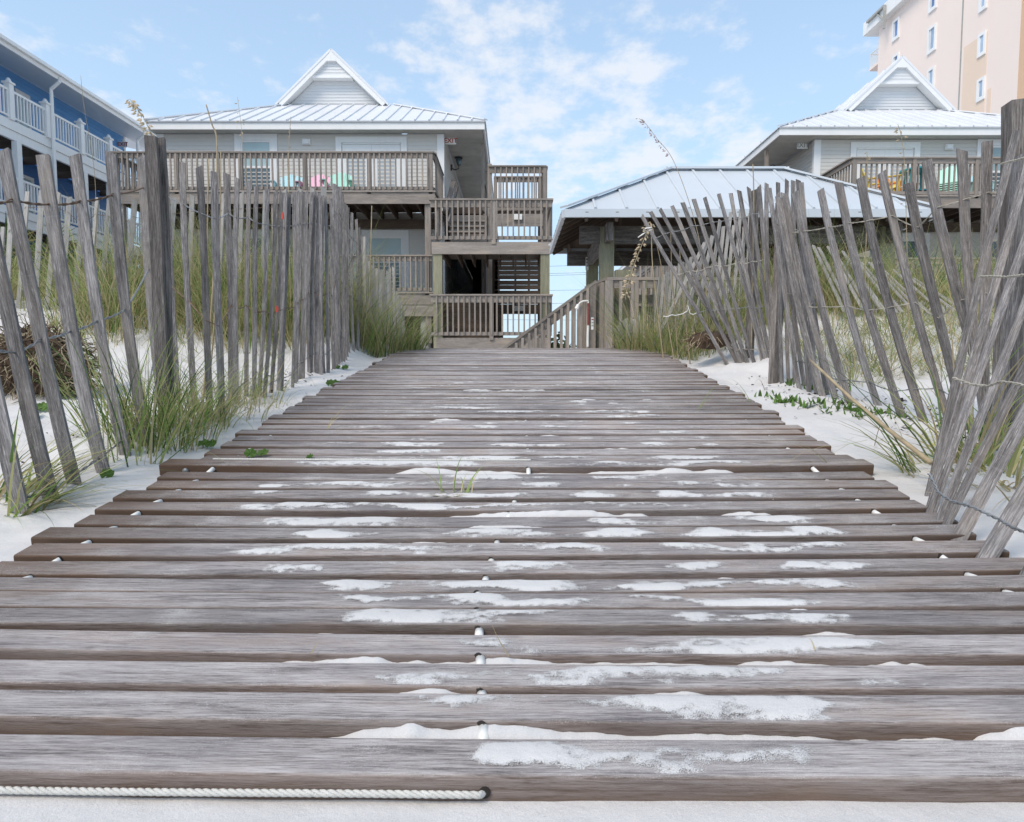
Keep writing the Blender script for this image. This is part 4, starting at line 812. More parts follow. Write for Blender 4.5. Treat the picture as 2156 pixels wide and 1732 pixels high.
# outdoor shower
SH = empty('outdoor_shower', (1.0, 10.1, .3), 'outdoor shower pipe, red and white, with a bent white spout', 'shower')
pt = lambda x, y: at(1156.7 + .1232 * x, 533.4 + .1232 * y, 9.35)
m = MB(); m.tube([pt(665, 1230), pt(665, 860)], .014, 8); mk('riser', m, M['redpipe'], SH)
m = MB(); m.tube([pt(655, 1600), pt(655, 1420), pt(662, 1240)], .017, 8); mk('hose', m, M['pvc'], SH)
m = MB(); m.tube([pt(665, 850), pt(660, 815), pt(580, 820), pt(520, 850), pt(495, 890)], .012, 8); m.tube([pt(495, 880), pt(465, 955)], .022, 8, r1=.03); mk('spout', m, M['pvc'], SH)
def notice(px, py, Y, w_, h_, label):
    q = at(px, py, Y); s = empty('notice_sign', q, label, 'sign'); bx('plate', M['white'], s, q.x - w_ / 2, q.x + w_ / 2, Y - .01, Y + .005, q.z - h_ / 2, q.z + h_ / 2)
    for i in range(3): bx('stripe', M['redpipe'] if i == 0 else M['concrete'], s, q.x - w_ * .38, q.x + w_ * .38, Y - .013, Y - .0105, q.z + h_ * (.28 - i * .25), q.z + h_ * (.40 - i * .25))
notice(1236, 556, 11.78, .05, .22, 'narrow notice on the edge of the rear pavilion post'); notice(1247, 682, 9.22, .03, .16, 'small white notice on the deck railing beside the shower')
m = MB(); q = at(1997, 586, 9.1); m.tube([q, q + Vector((0, 0, .10))], .035, 8); m.tube([q + Vector((0, 0, .06)), q + Vector((.07, -.02, .10))], .025, 8); mk('pipe_fitting', m, M['pvc'], None, label='small white pipe fitting on the railing behind the right fence', cat='pipe fitting')

# ------------------------------------------------------------------ roll-out boardwalk
random.seed(77); PITCHL = .106; Yfirst = .735
planks = []
def yawf(Y): return float(np.interp(Y, [.7, 1.1, 1.3, 1.5, 1.8, 2.2, 3, 7], [-.7, -.8, -.1, .7, .8, .2, 0, 0]))
def plank_mesh(yaw, ln0, ln1, zoff, roll, w=.080, th=.038, xc=0):
    r = .005; prof = []
    for (cx, cz, a0) in ((w / 2 - r, -r, 0), (-w / 2 + r, -r, 90)):
        for k in range(4): a = math.radians(a0 + k * 30); prof.append((cx + r * math.cos(a), cz + r * math.sin(a)))
    prof += [(-w / 2, -th), (w / 2, -th)]
    return prof
BW1 = empty('boardwalk_section', (0, 1.5, 0), 'near section of grey slatted roll-out boardwalk, dusted with white sand', 'boardwalk', 'roll-out boardwalk sections')
BW2 = empty('boardwalk_section', (0.1, 4.5, .3), 'far section of slatted boardwalk climbing to the dune crest', 'boardwalk', 'roll-out boardwalk sections')
_nend = lambda i: .018 * math.sin(i * 2.3) + random.uniform(-.012, .012)
def slope(Y): return (float(P(Y + .05)) - float(P(Y - .05))) / .1
pl_info = []
Yc = Yfirst + .04; i = 0
while Yc < 7.6:
    far = Yc > 2.36; par = BW2 if far else BW1
    yaw = math.radians(yawf(Yc) + random.uniform(-.12, .12)); sl = math.atan(slope(Yc)) + math.radians(random.uniform(-1.5, 1.5)); cx = float(CX(Yc))
    zc = float(P(Yc)) + random.uniform(-.003, .003) + (.012 if abs(Yc - 2.42) < .06 else 0)
    hl, hr = 1.19 + _nend(i), 1.19 + _nend(i + 7) + (.03 if far else 0)
    if abs(Yc - 2.42) < .06: hl += .06
    prof = plank_mesh(0, 0, 0, 0, 0); m = MB(); m.col = []
    nseg = 10; Rm = Matrix.Rotation(yaw, 3, 'Z') @ Matrix.Rotation(sl, 3, 'X'); warp = random.uniform(-.004, .004); tw = random.uniform(-.01, .01)
    b0 = 0; rings = []
    for s in range(nseg + 1):
        x = -hl + (hl + hr) * s / nseg; ch = 0.0
        ring = []
        for j, (py, pz) in enumerate(prof):
            v = Rm @ Vector((x, py + .011 * x * x, pz + warp * math.cos(x * 1.6) + tw * x * py)) + Vector((cx, Yc, zc)); ring.append(len(m.v)); m.v.append(tuple(v))
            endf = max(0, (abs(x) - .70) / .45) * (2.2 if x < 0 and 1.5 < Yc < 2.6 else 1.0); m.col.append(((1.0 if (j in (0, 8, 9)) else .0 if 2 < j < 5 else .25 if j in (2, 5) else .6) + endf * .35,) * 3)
        rings.append(ring)
    uo, vo = random.random() * 30, random.random() * 30; per = [0]; n = len(prof)
    for j in range(n): per.append(per[-1] + math.dist(prof[j], prof[(j + 1) % n]))
    for s in range(nseg):
        u0 = uo + (hl + hr) * s / nseg; u1 = uo + (hl + hr) * (s + 1) / nseg
        for j in range(n):
            k = (j + 1) % n; m.face((rings[s][j], rings[s][k], rings[s + 1][k], rings[s + 1][j]), [(u0, vo + per[j]), (u0, vo + per[j + 1]), (u1, vo + per[j + 1]), (u1, vo + per[j])])
    m.face(tuple(reversed(rings[0])), [(uo + .004 * q_, vo + .03 * q_) for q_ in range(n)]); m.face(tuple(rings[-1]), [(uo + .004 * q_, vo + .03 * q_) for q_ in range(n)])
    o = mk('plank', m, M['plank'], par)
    pl_info.append((Yc, cx, zc, yaw, sl, Rm.copy(), warp, tw, hl, hr)); i += 1
    Yc += PITCHL + (random.uniform(-.004, .005)) + (.02 if abs(Yc - 2.30) < .05 else 0) - (.016 if (random.random() < .14 and Yc > 1.25) else 0)
# white spacer tubes through the planks
for a, b in zip(pl_info[:-1], pl_info[1:]):
    if b[0] > 6.6: break
    par = BW2 if b[0] > 2.42 else BW1
    xm = float(np.interp(b[0], [.8, 1.4, 1.8, 2.4, 7], [-.03, -.07, -.03, .06, .08]))
    for xx in (a[1] - 1.06, xm, a[1] + 1.02 + (0.03 if b[0] > 2.4 else 0)):
        bw_ = .011 * (xx - b[1]) ** 2; zt_ = float(np.interp(b[0], [1.2, 2.6, 3.5], [-.0085, -.011, -.0155])) - random.uniform(0, .003); pb = b[5] @ Vector((xx - b[1], -.0405 + bw_, zt_)) + Vector((b[1], b[0], b[2])); pa = a[5] @ Vector((xx - a[1] + (.0 if abs(xx) < .5 else (.012 if xx < 0 else -.012)) * -1, .038 + bw_, zt_ - .001)) + Vector((a[1], a[0], a[2]))
        m = MB(); m.tube([pa, pb + Vector((0, -.001, 0))], .0078, 12); d = (pb - pa).normalized(); m.tube([pb - Vector((.004, .0015, -.001)), pb + Vector((-.002, .0020, .001))], .0085, 12, mi=1); mk('spacer_tube', m, [M['pvc'], M['hole']], par, True)
# ropes
def rope(pts, r, name, parent):
    pts = [Vector(p) for p in pts]; m = MB(); L_ = sum((b - a).length for a, b in zip(pts[:-1], pts[1:])); n = int(L_ / .0035)
    for k in range(3):
        q = []
        for s in range(n + 1):
            t = s / n * (len(pts) - 1); i0 = min(int(t), len(pts) - 2); p = pts[i0].lerp(pts[i0 + 1], t - i0); a = s / n * L_ / .026 * 6.283 + k * 2.094
            q.append(p + Vector((0, math.cos(a), math.sin(a))) * r * .52)
        m.tube(q, r * .56, 6)
    mk(name, m, M['rope'], parent, True)
a = pl_info[0]; f = lambda x: a[5] @ Vector((x, -.0455 + .011 * x * x, -.019 - .0006 * math.sin(x * 9))) + Vector((a[1], a[0], a[2]))
rope([f(-1.1 + q_ * .1065) for q_ in range(11)] + [f(-.03) + Vector((.004, .012, -.002))], .0041, 'rope', BW1)
m = MB(); m.tube([f(-.03) + Vector((0, .003, 0)), f(-.03) + Vector((0, .010, 0))], .0065, 12); mk('rope_hole', m, M['hole'], BW1)
j = min(range(len(pl_info)), key=lambda k: abs(pl_info[k][0] - 2.42)); a = pl_info[j]; g = lambda x: a[5] @ Vector((x, .045 + .011 * x * x, -.002)) + Vector((a[1], a[0], a[2]))
rope([g(-1.1 + q_ * .1) for q_ in range(12)] + [g(.04)], .0045, 'rope', BW2)
m = MB(); q = a[5] @ Vector((-1.16, -.041 + .015, -.02)) + Vector((a[1], a[0], a[2])); m.tube([q, q + Vector((0, -.008, 0))], .010, 10); mk('bolt', m, M['wire'], BW2, True)

# blown sand lying on the planks and in the gaps
m = MB(); m.col = []
for k, (Yk, cx, zc, yaw, sl, Rm, warp, tw, hl, hr) in enumerate(pl_info):
    if Yk > 5.2: break
    st = .009 if Yk < 2 else .018; nv = 9 if Yk < 2 else 5
    xl_ = float(np.interp(Yk, [.7, .95, 1.3, 1.6, 2.0, 5], [-.12, -.30, -.45, -.80, -.95, -.8])); xr_ = float(np.interp(Yk, [.7, .95, 1.3, 1.6, 2.2, 5], [.38, .60, .70, .88, .85, .8]))
    X_ = np.arange(xl_, xr_ + .2, st); V_ = np.linspace(-.036, .036, nv); GX, GV = np.meshgrid(X_, V_)
    cen = -.002 + .012 * (vn(X_ * 5, np.full_like(X_, k * 3.7), 5) - .5)
    body = fbm(GX * 8 + k * 13.1, GV * 20 + k * 5.3, 21, 4)
    ends = sm(GX - xl_, 0, .18) * sm(xr_ + .05 - GX, 0, .16)
    dens = float(np.interp(Yk, [.7, 1.0, 1.5, 2.2, 3.2, 5.2], [.65, .65, .67, .62, .46, .34]))
    val = (body - .5) * 4.6 + (dens - .5) * 3 + .05 - np.abs((GV - cen[None, :]) / .032) ** 2.4 * .6
    val = val * 1.0 + (ends - 1) * 2.2
    a_ = np.clip(val * .6 + .36, -.3, 1.2); hgt = np.clip(val, 0, 1.3) * .0026 * sm(val, .1, 1.2) + .0006 + sm(val, .1, .9) * .0008
    base = len(m.v); vid = {}
    ok = a_ > -.12
    for r_ in range(nv - 1):
        for c_ in range(len(X_) - 1):
            if ok[r_, c_] or ok[r_ + 1, c_] or ok[r_, c_ + 1] or ok[r_ + 1, c_ + 1]:
                q4 = []
                for (rr, cc) in ((r_, c_), (r_, c_ + 1), (r_ + 1, c_ + 1), (r_ + 1, c_)):
                    if (rr, cc) not in vid:
                        x, y = GX[rr, cc], GV[rr, cc]; rim = max(0, abs(y) - .033) * -.4
                        v = Rm @ Vector((x, y + .011 * x * x, hgt[rr, cc] * (1 - (abs(y) / .037) ** 6) + rim + warp * math.cos(x * 1.6) + tw * x * y)) + Vector((cx, Yk, zc)); vid[(rr, cc)] = len(m.v); m.v.append(tuple(v)); c0 = float(a_[rr, cc]) * .75; m.col.append((c0, c0, c0))
                    q4.append(vid[(rr, cc)])
                m.face(tuple(q4), [(0, 0)] * 4)
mk('blown_sand', m, M['drift'], None, True, label='thin white sand drifts lying on the boardwalk planks', cat='sand', kind='stuff')
m = MB()
for k in range(0, len(pl_info) - 1):
    if pl_info[k + 1][0] > 4.5: break
    b = pl_info[k + 1]; amp = 1.0 if k >= 0 else .7
    X_ = np.arange(-.55, .85, .008 if b[0] < 2 else .016); rx = fbm(X_ * 6 + k * 7.7, np.full_like(X_, k * 2.3), 33, 6); pk = fbm(X_ * 40 + k, np.full_like(X_, k * 1.3), 41, 2)
    top = -.026 + .024 * np.clip((rx - .42) * 2.6, 0, 1) + .006 * (pk - .5); top = top * 1.0 - .03 * (1 - sm(X_ + .55, 0, .2)) - .03 * (1 - sm(.85 - X_, 0, .2))
    if k in (0, 2, 9, 10): top = top + .010 * sm(X_, -.35, -.1) * (1 - sm(X_, .2, .6))
    top = np.minimum(top, -.0025 + .003 * pk); bs = len(m.v)
    ya = (pl_info[k][0] - b[0] + .040) if k >= 0 else -.10
    for x, t_ in zip(X_, top):
        for (yy, zf) in ((ya + .001, t_ - .045), (ya + .003, t_ - .010), ((ya - .04) / 2, t_ - .002), (-.0405, t_)):
            v = b[5] @ Vector((x, yy + .011 * x * x, zf)) + Vector((b[1], b[0], b[2])); m.v.append(tuple(v))
    for c_ in range(len(X_) - 1):
        for r_ in range(3): o = bs + c_ * 4 + r_; m.face((o, o + 4, o + 5, o + 1), [(0, 0)] * 4)
mk('sand_ridges', m, M['sand'], None, True, label='white sand ridges packed in the gaps between planks', cat='sand', kind='stuff')

# ------------------------------------------------------------------ sand fences
r1 = lambda x, y: (.47 * x, 280.7 + .47 * y)
r2 = lambda x, y: (393 + .3566 * x, 336.9 + .3566 * y)
r3 = lambda x, y: (1291.4 + .2918 * x, 336.9 + .2918 * y)
r4 = lambda x, y: (1628.3 + .5184 * x, 336.9 + .5184 * y)
ra = lambda x, y: (1909 + .2984 * x, 213.4 + .2984 * y)
DD = lambda x, y: (x, y)
def picket(fence, top, base, Y=None, lean=0.0, wd=.040, th=.014, matn='picket', nrm=None, bend=0.0, name='picket', minlen=0, far=False):
    if Y is None:
        h_ = hit(*base); Y = h_.y if h_ else 6.0
    b = at(base[0], base[1], Y); t = at(top[0], top[1], Y + lean)
    d = (b - t).normalized(); e = 0.0
    bb = b.copy()
    while bb.z > float(terr(bb.x, bb.y)) - .03 and e < .8: bb += d * .03; e += .03
    bb += d * .04
    pts = []; n = 2 if far else 9; side = d.cross(Vector((0, 1, 0))).normalized()
    ph = random.uniform(0, 6)
    for i_ in range(n + 1):
        t_ = i_ / n; pts.append(t.lerp(bb, t_) + side * (bend * Y / 1437 * 4 * t_ * (1 - t_) * -1 + (0 if far else .0025 * math.sin(t_ * 7 + ph))))
    nn = Vector(nrm) if nrm else Vector((random.uniform(-.5, .5), -1, 0)); nn.normalize()
    a = d.cross(nn).normalized(); c = a.cross(d).normalized(); m = MB(); uo = random.random() * 20
    sk = random.uniform(-.012, .012); w0 = wd * random.uniform(.88, 1.12); rings = []
    for i_, p in enumerate(pts):
        ww = w0 * (1 + (0 if far else random.uniform(-.05, .05))); tt = th * random.uniform(.9, 1.1)
        ring = [p + a * ww / 2 + c * tt / 2, p - a * ww / 2 + c * tt / 2, p - a * ww / 2 - c * tt / 2, p + a * ww / 2 - c * tt / 2]
        if i_ == 0: ring = [q_ + d * (sk * (1 if kk in (0, 3) else -1) + random.uniform(0, .006)) for kk, q_ in enumerate(ring)]
        rings.append(ring)
    per = [0, w0, w0 + th, 2 * w0 + th, 2 * (w0 + th)]; vo = random.random() * 9; ln = (bb - t).length
    for ring in rings: m.v += [tuple(q_) for q_ in ring]
    for s in range(len(rings) - 1):
        u0, u1 = uo + ln * s / n, uo + ln * (s + 1) / n
        for j_ in range(4): k_ = (j_ + 1) % 4; m.face((4 * s + j_, 4 * s + k_, 4 * s + 4 + k_, 4 * s + 4 + j_), [(u0, vo + per[j_]), (u0, vo + per[j_ + 1]), (u1, vo + per[j_ + 1]), (u1, vo + per[j_])])
    m.face((3, 2, 1, 0), [(uo, vo), (uo + .01, vo + .02), (uo + .02, vo + .04), (uo, vo + .05)])
    o = mk(name, m, M[matn], fence)
    return (t, bb, Y, c, pts)
def wires(fence, pk, fracs, mats=('wire',), rad=.0020, skip=()):
    for fi, fr in enumerate(fracs):
        P_ = []
        for kk, (t, b, Y, c, pts) in enumerate(pk):
            L_ = (t - b).length; f_ = fr * 1.2 / max(L_, .5); f_ = min(f_, .97); x_ = f_ * (len(pts) - 1); i0 = min(int(x_), len(pts) - 2); p = pts[i0].lerp(pts[i0 + 1], x_ - i0)
            P_.append(p + Vector((random.uniform(-.002, .002), 0, random.uniform(-.008, .008))))
        m = MB()
        for s in (0, 1):
            q = []
            for kk in range(len(P_) - 1):
                a, b = P_[kk], P_[kk + 1]; c = pk[kk][3]; off = c * (.011 if s == 0 else -.011)
                ln = (b - a).length; ds = max(.012, .0065 * pk[kk][2]); n = max(4, int(ln / ds)); tr = ln / .045; d = (b - a).normalized(); e1 = d.cross(Vector((0, 0, 1))).normalized(); e2 = e1.cross(d)
                for g_ in range(n):
                    t_ = g_ / n; p = a.lerp(b, t_); near = max(0, 1 - min(t_, 1 - t_) * ln / .035); an = t_ * tr * 6.283 * .5 + s * math.pi
                    sag = -.005 * math.sin(math.pi * t_) * min(1, ln * 5)
                    q.append(p + Vector((0, 0, sag)) + (e1 * math.cos(an) + e2 * math.sin(an)) * .0026 * (1 - near) + off * near)
            q.append(P_[-1]); m.tube(q, rad, 4, caps=False)
        mk('wire', m, M[mats[fi % len(mats)]], fence, True)

random.seed(3)
F1 = empty('sand_fence', (-1.5, 3, .2), 'grey picket-and-wire sand fence along the left edge of the boardwalk', 'sand fence', 'sand fences on the dunes')
NL = (.55, -.83, 0)
fl = [(DD(-115, 285), DD(45, 1078), 6), (DD(-52, 320), DD(112, 1052), 8), (DD(8, 317), DD(162, 1028), 8), (DD(90, 325), DD(222, 996), 12), (DD(158, 326), DD(268, 968), 10), (DD(232, 322), DD(306, 930), 6), (DD(297, 330), DD(338, 850), 3)]
pk1 = [picket(F1, a, b, nrm=(.12, -1, 0), wd=.042, bend=c) for a, b, c in fl]
wires(F1, pk1, (.135, .50, .87), ('rust', 'wire', 'wire'), .0026)
fl = [(r1(730, 105), r1(790, 1200)), (r1(815, 130), r1(870, 1240)), (r1(890, 150), r1(938, 1290)), (r1(957, 170), r1(992, 1300)), (r1(1016, 180), r1(1038, 1200)), (r1(1063, 200), r1(1062, 1210))] + \
     [(r2(a, b), r2(c, d)) for a, b, c, d in ((365, 125, 350, 1390), (413, 155, 400, 1400), (480, 170, 430, 1390), (530, 180, 460, 1390), (562, 185, 500, 1370), (605, 195, 560, 1350), (635, 190, 625, 1340), (673, 190, 650, 1300), (710, 185, 690, 1290),
      (740, 190, 722, 1260), (765, 185, 755, 1250), (790, 210, 795, 1265), (815, 210, 832, 1250), (850, 220, 865, 1200), (870, 140, 880, 1190), (885, 150, 897, 1120), (905, 160, 912, 1090), (918, 200, 925, 1085), (932, 250, 938, 1080), (955, 280, 962, 1070), (975, 310, 985, 1060), (1000, 350, 1008, 1040), (1018, 400, 1025, 1030), (1035, 450, 1040, 1000), (585, 192, 545, 1350), (655, 188, 640, 1310), (692, 192, 672, 1290), (752, 200, 735, 1255), (778, 196, 770, 1255), (803, 215, 812, 1250), (862, 230, 872, 1190), (893, 165, 903, 1110), (944, 262, 950, 1075))]
pk2 = []
fl.sort(key=lambda q_: q_[0][0])
for i_, (a, b) in enumerate(fl):
    h_ = hit(*b); yy = None if (h_ and b[0] < 702) else (5.0 + (b[0] - 702) * .019)
    pk2.append(picket(F1, a, b, Y=yy, nrm=(.15, -1, 0), wd=.023 + (.008 if i_ < 5 else 0), th=.009, bend=random.uniform(-4, 4)))
Yl = [p_[2] for p_ in pk2]
wires(F1, pk2[:], (.17, .58, .93), ('wire', 'rust', 'wire'), .0018)
for wx, tp, bs, wd_ in ((0, (318, 287), (346, 840), .042), (1, (342, 292), (362, 842), .022)):
    Yp = 2.95 + .05 * wx; picket(F1, tp, bs, Y=Yp, wd=wd_, th=.030, matn='post', nrm=(.2, -1, 0), name='post')
# a twisted short stub wired to the post
picket(F1, (349, 333), (357, 420), Y=2.60, wd=.05, th=.02, nrm=(.2, -1, 0), name='stub', far=True) if False else None
F2 = empty('sand_fence', (-4, 6.5, .9), 'pale sand fence higher on the left dune behind the front fence', 'sand fence', 'sand fences on the dunes')
pk = []
for a, b, c, d in ((15, 420, 0, 650), (50, 370, 35, 680), (125, 262, 95, 640), (188, 262, 165, 660), (262, 262, 215, 750), (312, 285, 275, 775), (372, 340, 335, 760), (437, 287, 395, 810), (492, 298, 445, 820), (540, 340, 510, 790), (605, 300, 560, 810), (680, 320, 640, 820), (780, 290, 740, 820)):
    pk.append(picket(F2, r1(a, b), r1(c, d), Y=6.2, matn='picket_pale', wd=.042, far=True))
for u_ in (405, 470, 510, 560, 600, 633, 658, 682): pk.append(picket(F2, (u_, 412 - (u_ - 400) * .06), (u_ - 8, 660), Y=6.1, matn='picket_pale', wd=.042, far=True))
wires(F2, pk, (.12, .45), ('rust',), .0016)
F3 = empty('sand_fence', (-1.2, 7, .7), 'half-buried pale picket remnants in grass left of the path crest', 'sand fence', 'sand fences on the dunes')
pts_ = [(1048, 455), (1062, 560), (1075, 600), (1090, 625), (1105, 640), (1122, 640), (1140, 650), (1156, 650), (1170, 690), (1186, 655), (1200, 640), (1222, 635), (1238, 790), (1250, 800), (1262, 830), (1275, 880)]
for i_, (a, b) in enumerate(pts_): picket(F3, r2(a, b), r2(a + random.uniform(5, 15), 1010), Y=6.3 + i_ * .1, matn='picket_pale', wd=.028, far=True)
F4 = empty('sand_fence', (1.9, 5.3, .5), 'leaning grey sand fence fanning out at the right end of the path', 'sand fence', 'sand fences on the dunes')
pk = []
for i_, (a, b, c, d) in enumerate(((205, 402, 665, 1205), (265, 375, 745, 1200), (335, 350, 765, 1215), (420, 332, 835, 1240), (500, 305, 855, 1300), (580, 280, 935, 1360), (658, 270, 985, 1360), (760, 243, 1060, 1390), (845, 240, 1095, 1412), (908, 220, 1135, 1440), (977, 200, 1165, 1400), (1048, 187, 1190, 1420))):
    pk.append(picket(F4, r3(a, b), r3(c, d), Y=5.3 - i_ * .03, lean=.1, wd=.028, th=.010, bend=random.uniform(-4, 4)))
wires(F4, pk, (.17, .45, .73, 1.0), ('wire', 'palewire'), .0019)
picket(F4, r3(1022, 215), r3(985, 1290), Y=5.25, wd=.055, th=.04, matn='post', name='post')
picket(F4, r3(1215, 300), r3(1163, 1535), Y=4.55, wd=.055, th=.045, matn='post', name='post')
F5 = empty('sand_fence', (2.0, 7, .8), 'pale sand fence leaning right behind the fanned fence', 'sand fence', 'sand fences on the dunes')
pk = []
for a, b, c, d in ((660, 600, 560, 800), (680, 570, 600, 850), (715, 548, 640, 920), (770, 435, 690, 990), (795, 480, 730, 1100), (848, 375, 750, 1150), (868, 470, 800, 1150), (918, 360, 850, 1240), (945, 480, 900, 1200), (985, 380, 960, 1200)):
    pk.append(picket(F5, r3(a, b), r3(c, d), Y=6.4, matn='picket_pale', wd=.030, far=True))
for i_ in range(9): x = 560 - i_ * 28; pk.insert(0, picket(F5, r3(x, 700 + i_ * 18), r3(x - 20, 1050), Y=6.9, matn='picket_pale', wd=.028, far=True))
wires(F5, pk, (.3, .6), ('palewire',), .0016)
F6 = empty('sand_fence', (1.1, 6.7, .6), 'short broken picket stubs beside the deck railing base', 'sand fence', 'sand fences on the dunes')
for i_ in range(12): picket(F6, r3(15 + i_ * 15, 1215 - 10 * (i_ % 6) - i_ * 4), r3(30 + i_ * 15, 1330), Y=6.75, matn='picket_pale', wd=.034, far=True)
F7 = empty('sand_fence', (2.2, 3.7, .35), 'long grey sand fence running along the right edge of the boardwalk', 'sand fence', 'sand fences on the dunes')
pk = []
lst = [(r3(1105, 170), r3(1150, 1440), 4.6), (r3(1125, 200), r3(1345, 1660), None), (r3(1185, 165), r3(1210, 1475), 4.5), (r3(1190, 235), r3(1385, 1650), None), (r3(1255, 145), r3(1268, 1490), 4.4), (r3(1225, 240), r3(1440, 1660), None), (r3(1300, 150), r3(1310, 1490), 4.35), (r3(1240, 262), r3(1490, 1660), None),
       (r3(1335, 145), r3(1410, 1600), 4.1), (r3(1310, 235), r3(1545, 1700), None), (r3(1352, 160), r3(1460, 1640), 4.0), (r4(20, 150), r4(205, 970), None), (r4(45, 140), r4(257, 975), None), (r4(88, 130), r4(318, 990), None),
       (r4(192, 120), r4(430, 1000), None), (r4(262, 92), r4(527, 1055), None), (r4(350, 72), r4(612, 1060), None), (r4(440, 50), r4(692, 962), 3.2), (r4(550, 92), r4(750, 900), 3.15), (ra(140, 415), ra(500, 1780), 3.0), (ra(385, 340), ra(520, 1800), 2.95), (ra(568, 283), ra(560, 1850), 2.9), (ra(725, 290), ra(660, 1750), 2.85)]
for i_, (a, b, yy) in enumerate(lst): pk.append(picket(F7, a, b, Y=yy, bend=9 if i_ > 10 and i_ < 21 else random.uniform(0, 5), wd=.037 if i_ > 10 else .024, nrm=(-.15, -1, 0)))
wires(F7, [p_ for p_ in pk if 1][1::2][:5] + pk[12:], (.17, .52, .86), ('palewire', 'palewire', 'wire'), .0019)
picket(F7, (2149, 214), (2150, 960), Y=2.75, wd=.105, th=.09, matn='post', nrm=(-.2, -1, 0), name='post')
F8 = empty('sand_fence', (1.5, 1.8, .05), 'near fence pickets slumped to the right over the boardwalk edge', 'sand fence', 'sand fences on the dunes')
pk = []
for a, b, yy, le in (((2139, 276), (1955, 1047), None, .5), ((2235, 270), (1953, 1103), None, .5), ((2175, 290), (1957, 1072), None, .5), ((2270, 330), (1970, 1120), None, .45), ((2360, 360), (1982, 1130), None, .35), ((2480, 320), (2006, 1157), None, .35), ((2560, 400), (2064, 1197), None, .3), ((2640, 380), (2150, 1240), None, .3), ((2160, 420), (2085, 900), 2.6, 0), ((2140, 330), (2110, 900), 2.65, 0)):
    pk.append(picket(F8, a, b, Y=yy, lean=le, wd=.022 if b[0] < 1990 else .034, th=.011, nrm=(-.25, -.95, .1), bend=random.uniform(-8, 8)))
def twisted(fence, pts, Ya, Yb, matn, rad=.0022):
    w_ = [at(u, v, lerp(Ya, Yb, i_ / (len(pts) - 1)) - .035) for i_, (u, v) in enumerate(pts)]; m = MB()
    for s in (0, 1):
        q = []
        for a, b in zip(w_[:-1], w_[1:]):
            ln = (b - a).length; n = max(4, int(ln / .009)); d = (b - a).normalized(); e1 = d.cross(Vector((0, 0, 1))).normalized(); e2 = e1.cross(d)
            for g_ in range(n): an = g_ / n * round(ln / .05 + .5) * 6.283 + s * math.pi; q.append(a.lerp(b, g_ / n) + (e1 * math.cos(an) + e2 * math.sin(an)) * .0028)
        m.tube(q, rad, 5, caps=False)
    mk('wire', m, M[matn], fence, True)
r10 = lambda x, y: (1852.9 + .3243 * x, 673.8 + .3243 * y)
twisted(F8, [r10(*p_) for p_ in ((475, 378), (590, 420), (700, 432), (780, 402), (870, 412), (990, 440))], 2.02, 1.72, 'palewire')
twisted(F8, [r10(*p_) for p_ in ((318, 1000), (375, 1120), (460, 1178), (600, 1215), (760, 1290), (860, 1350), (990, 1400))], 1.80, 1.45, 'wire', .0024)
twisted(F8, [ra(*p_) for p_ in ((515, 1240), (600, 1238), (700, 1243), (770, 1235), (900, 1215))], 2.2, 1.95, 'palewire')
twisted(F8, [ra(*p_) for p_ in ((668, 445), (720, 430), (775, 418), (900, 380))], 2.4, 2.2, 'palewire')
F9 = empty('sand_fence', (3, 6, .9), 'collapsed pale sand fence lying on the right dune', 'sand fence', 'sand fences on the dunes')
for i_ in range(16):
    a = (1712 + i_ * 15 + random.uniform(-4, 4), 512 + i_ * 5.5 + random.uniform(-6, 6)); b = (a[0] + 66 + i_ * 3, a[1] + 140 - i_ * 5)
    p0 = at(a[0], a[1], 6.6); p1 = at(b[0], b[1], 5.7); m = MB(); m.beam(p0, p1, .03, .012, (.3, -.6, .7)); mk('picket', m, M['picket_pale'], F9)
    q = p1.copy()
# little tags and strings
for (x, y, hh) in ((567, 330, 12), (535, 880, 20)):
    p0 = at(*r2(x, y), 3.6); m = MB(); m.prism([p0 + Vector((-.007, 0, -.018)), p0 + Vector((.004, 0, -.02)), p0 + Vector((.008, 0, .0)), p0 + Vector((.003, 0, .018)), p0 + Vector((-.006, 0, .010))], [p0 + Vector((-.006, -.004, -.018)), p0 + Vector((.004, -.006, -.02)), p0 + Vector((.008, -.003, .0)), p0 + Vector((.002, -.003, .018)), p0 + Vector((-.006, -.003, .010))])
    mk('fence_tag', m, M['red'], None, label='upper red tag on the left fence wire' if y < 500 else 'lower orange-red tag hanging between left fence pickets', cat='tag')
m = MB(); m.tube([at(*r3(x, y), 5.2) for x, y in ((178, 562), (215, 535), (250, 515), (215, 510), (232, 495), (275, 490), (280, 505), (255, 512))], .0045, 6); mk('white_string', m, M['pvc'], None, True, label='white cord looped at the tip of the fanned right fence', cat='cord')
m = MB(); m.tube([at(*r3(x, y), 5.2) for x, y in ((360, 1130), (390, 1132), (420, 1120), (450, 1124), (500, 1112), (530, 1094), (542, 1072), (535, 1050), (545, 1078), (552, 1108), (575, 1118), (600, 1106))], .0032, 6); mk('white_string', m, M['pvc'], None, True, label='white cord trailing low at the foot of the fanned fence', cat='cord')

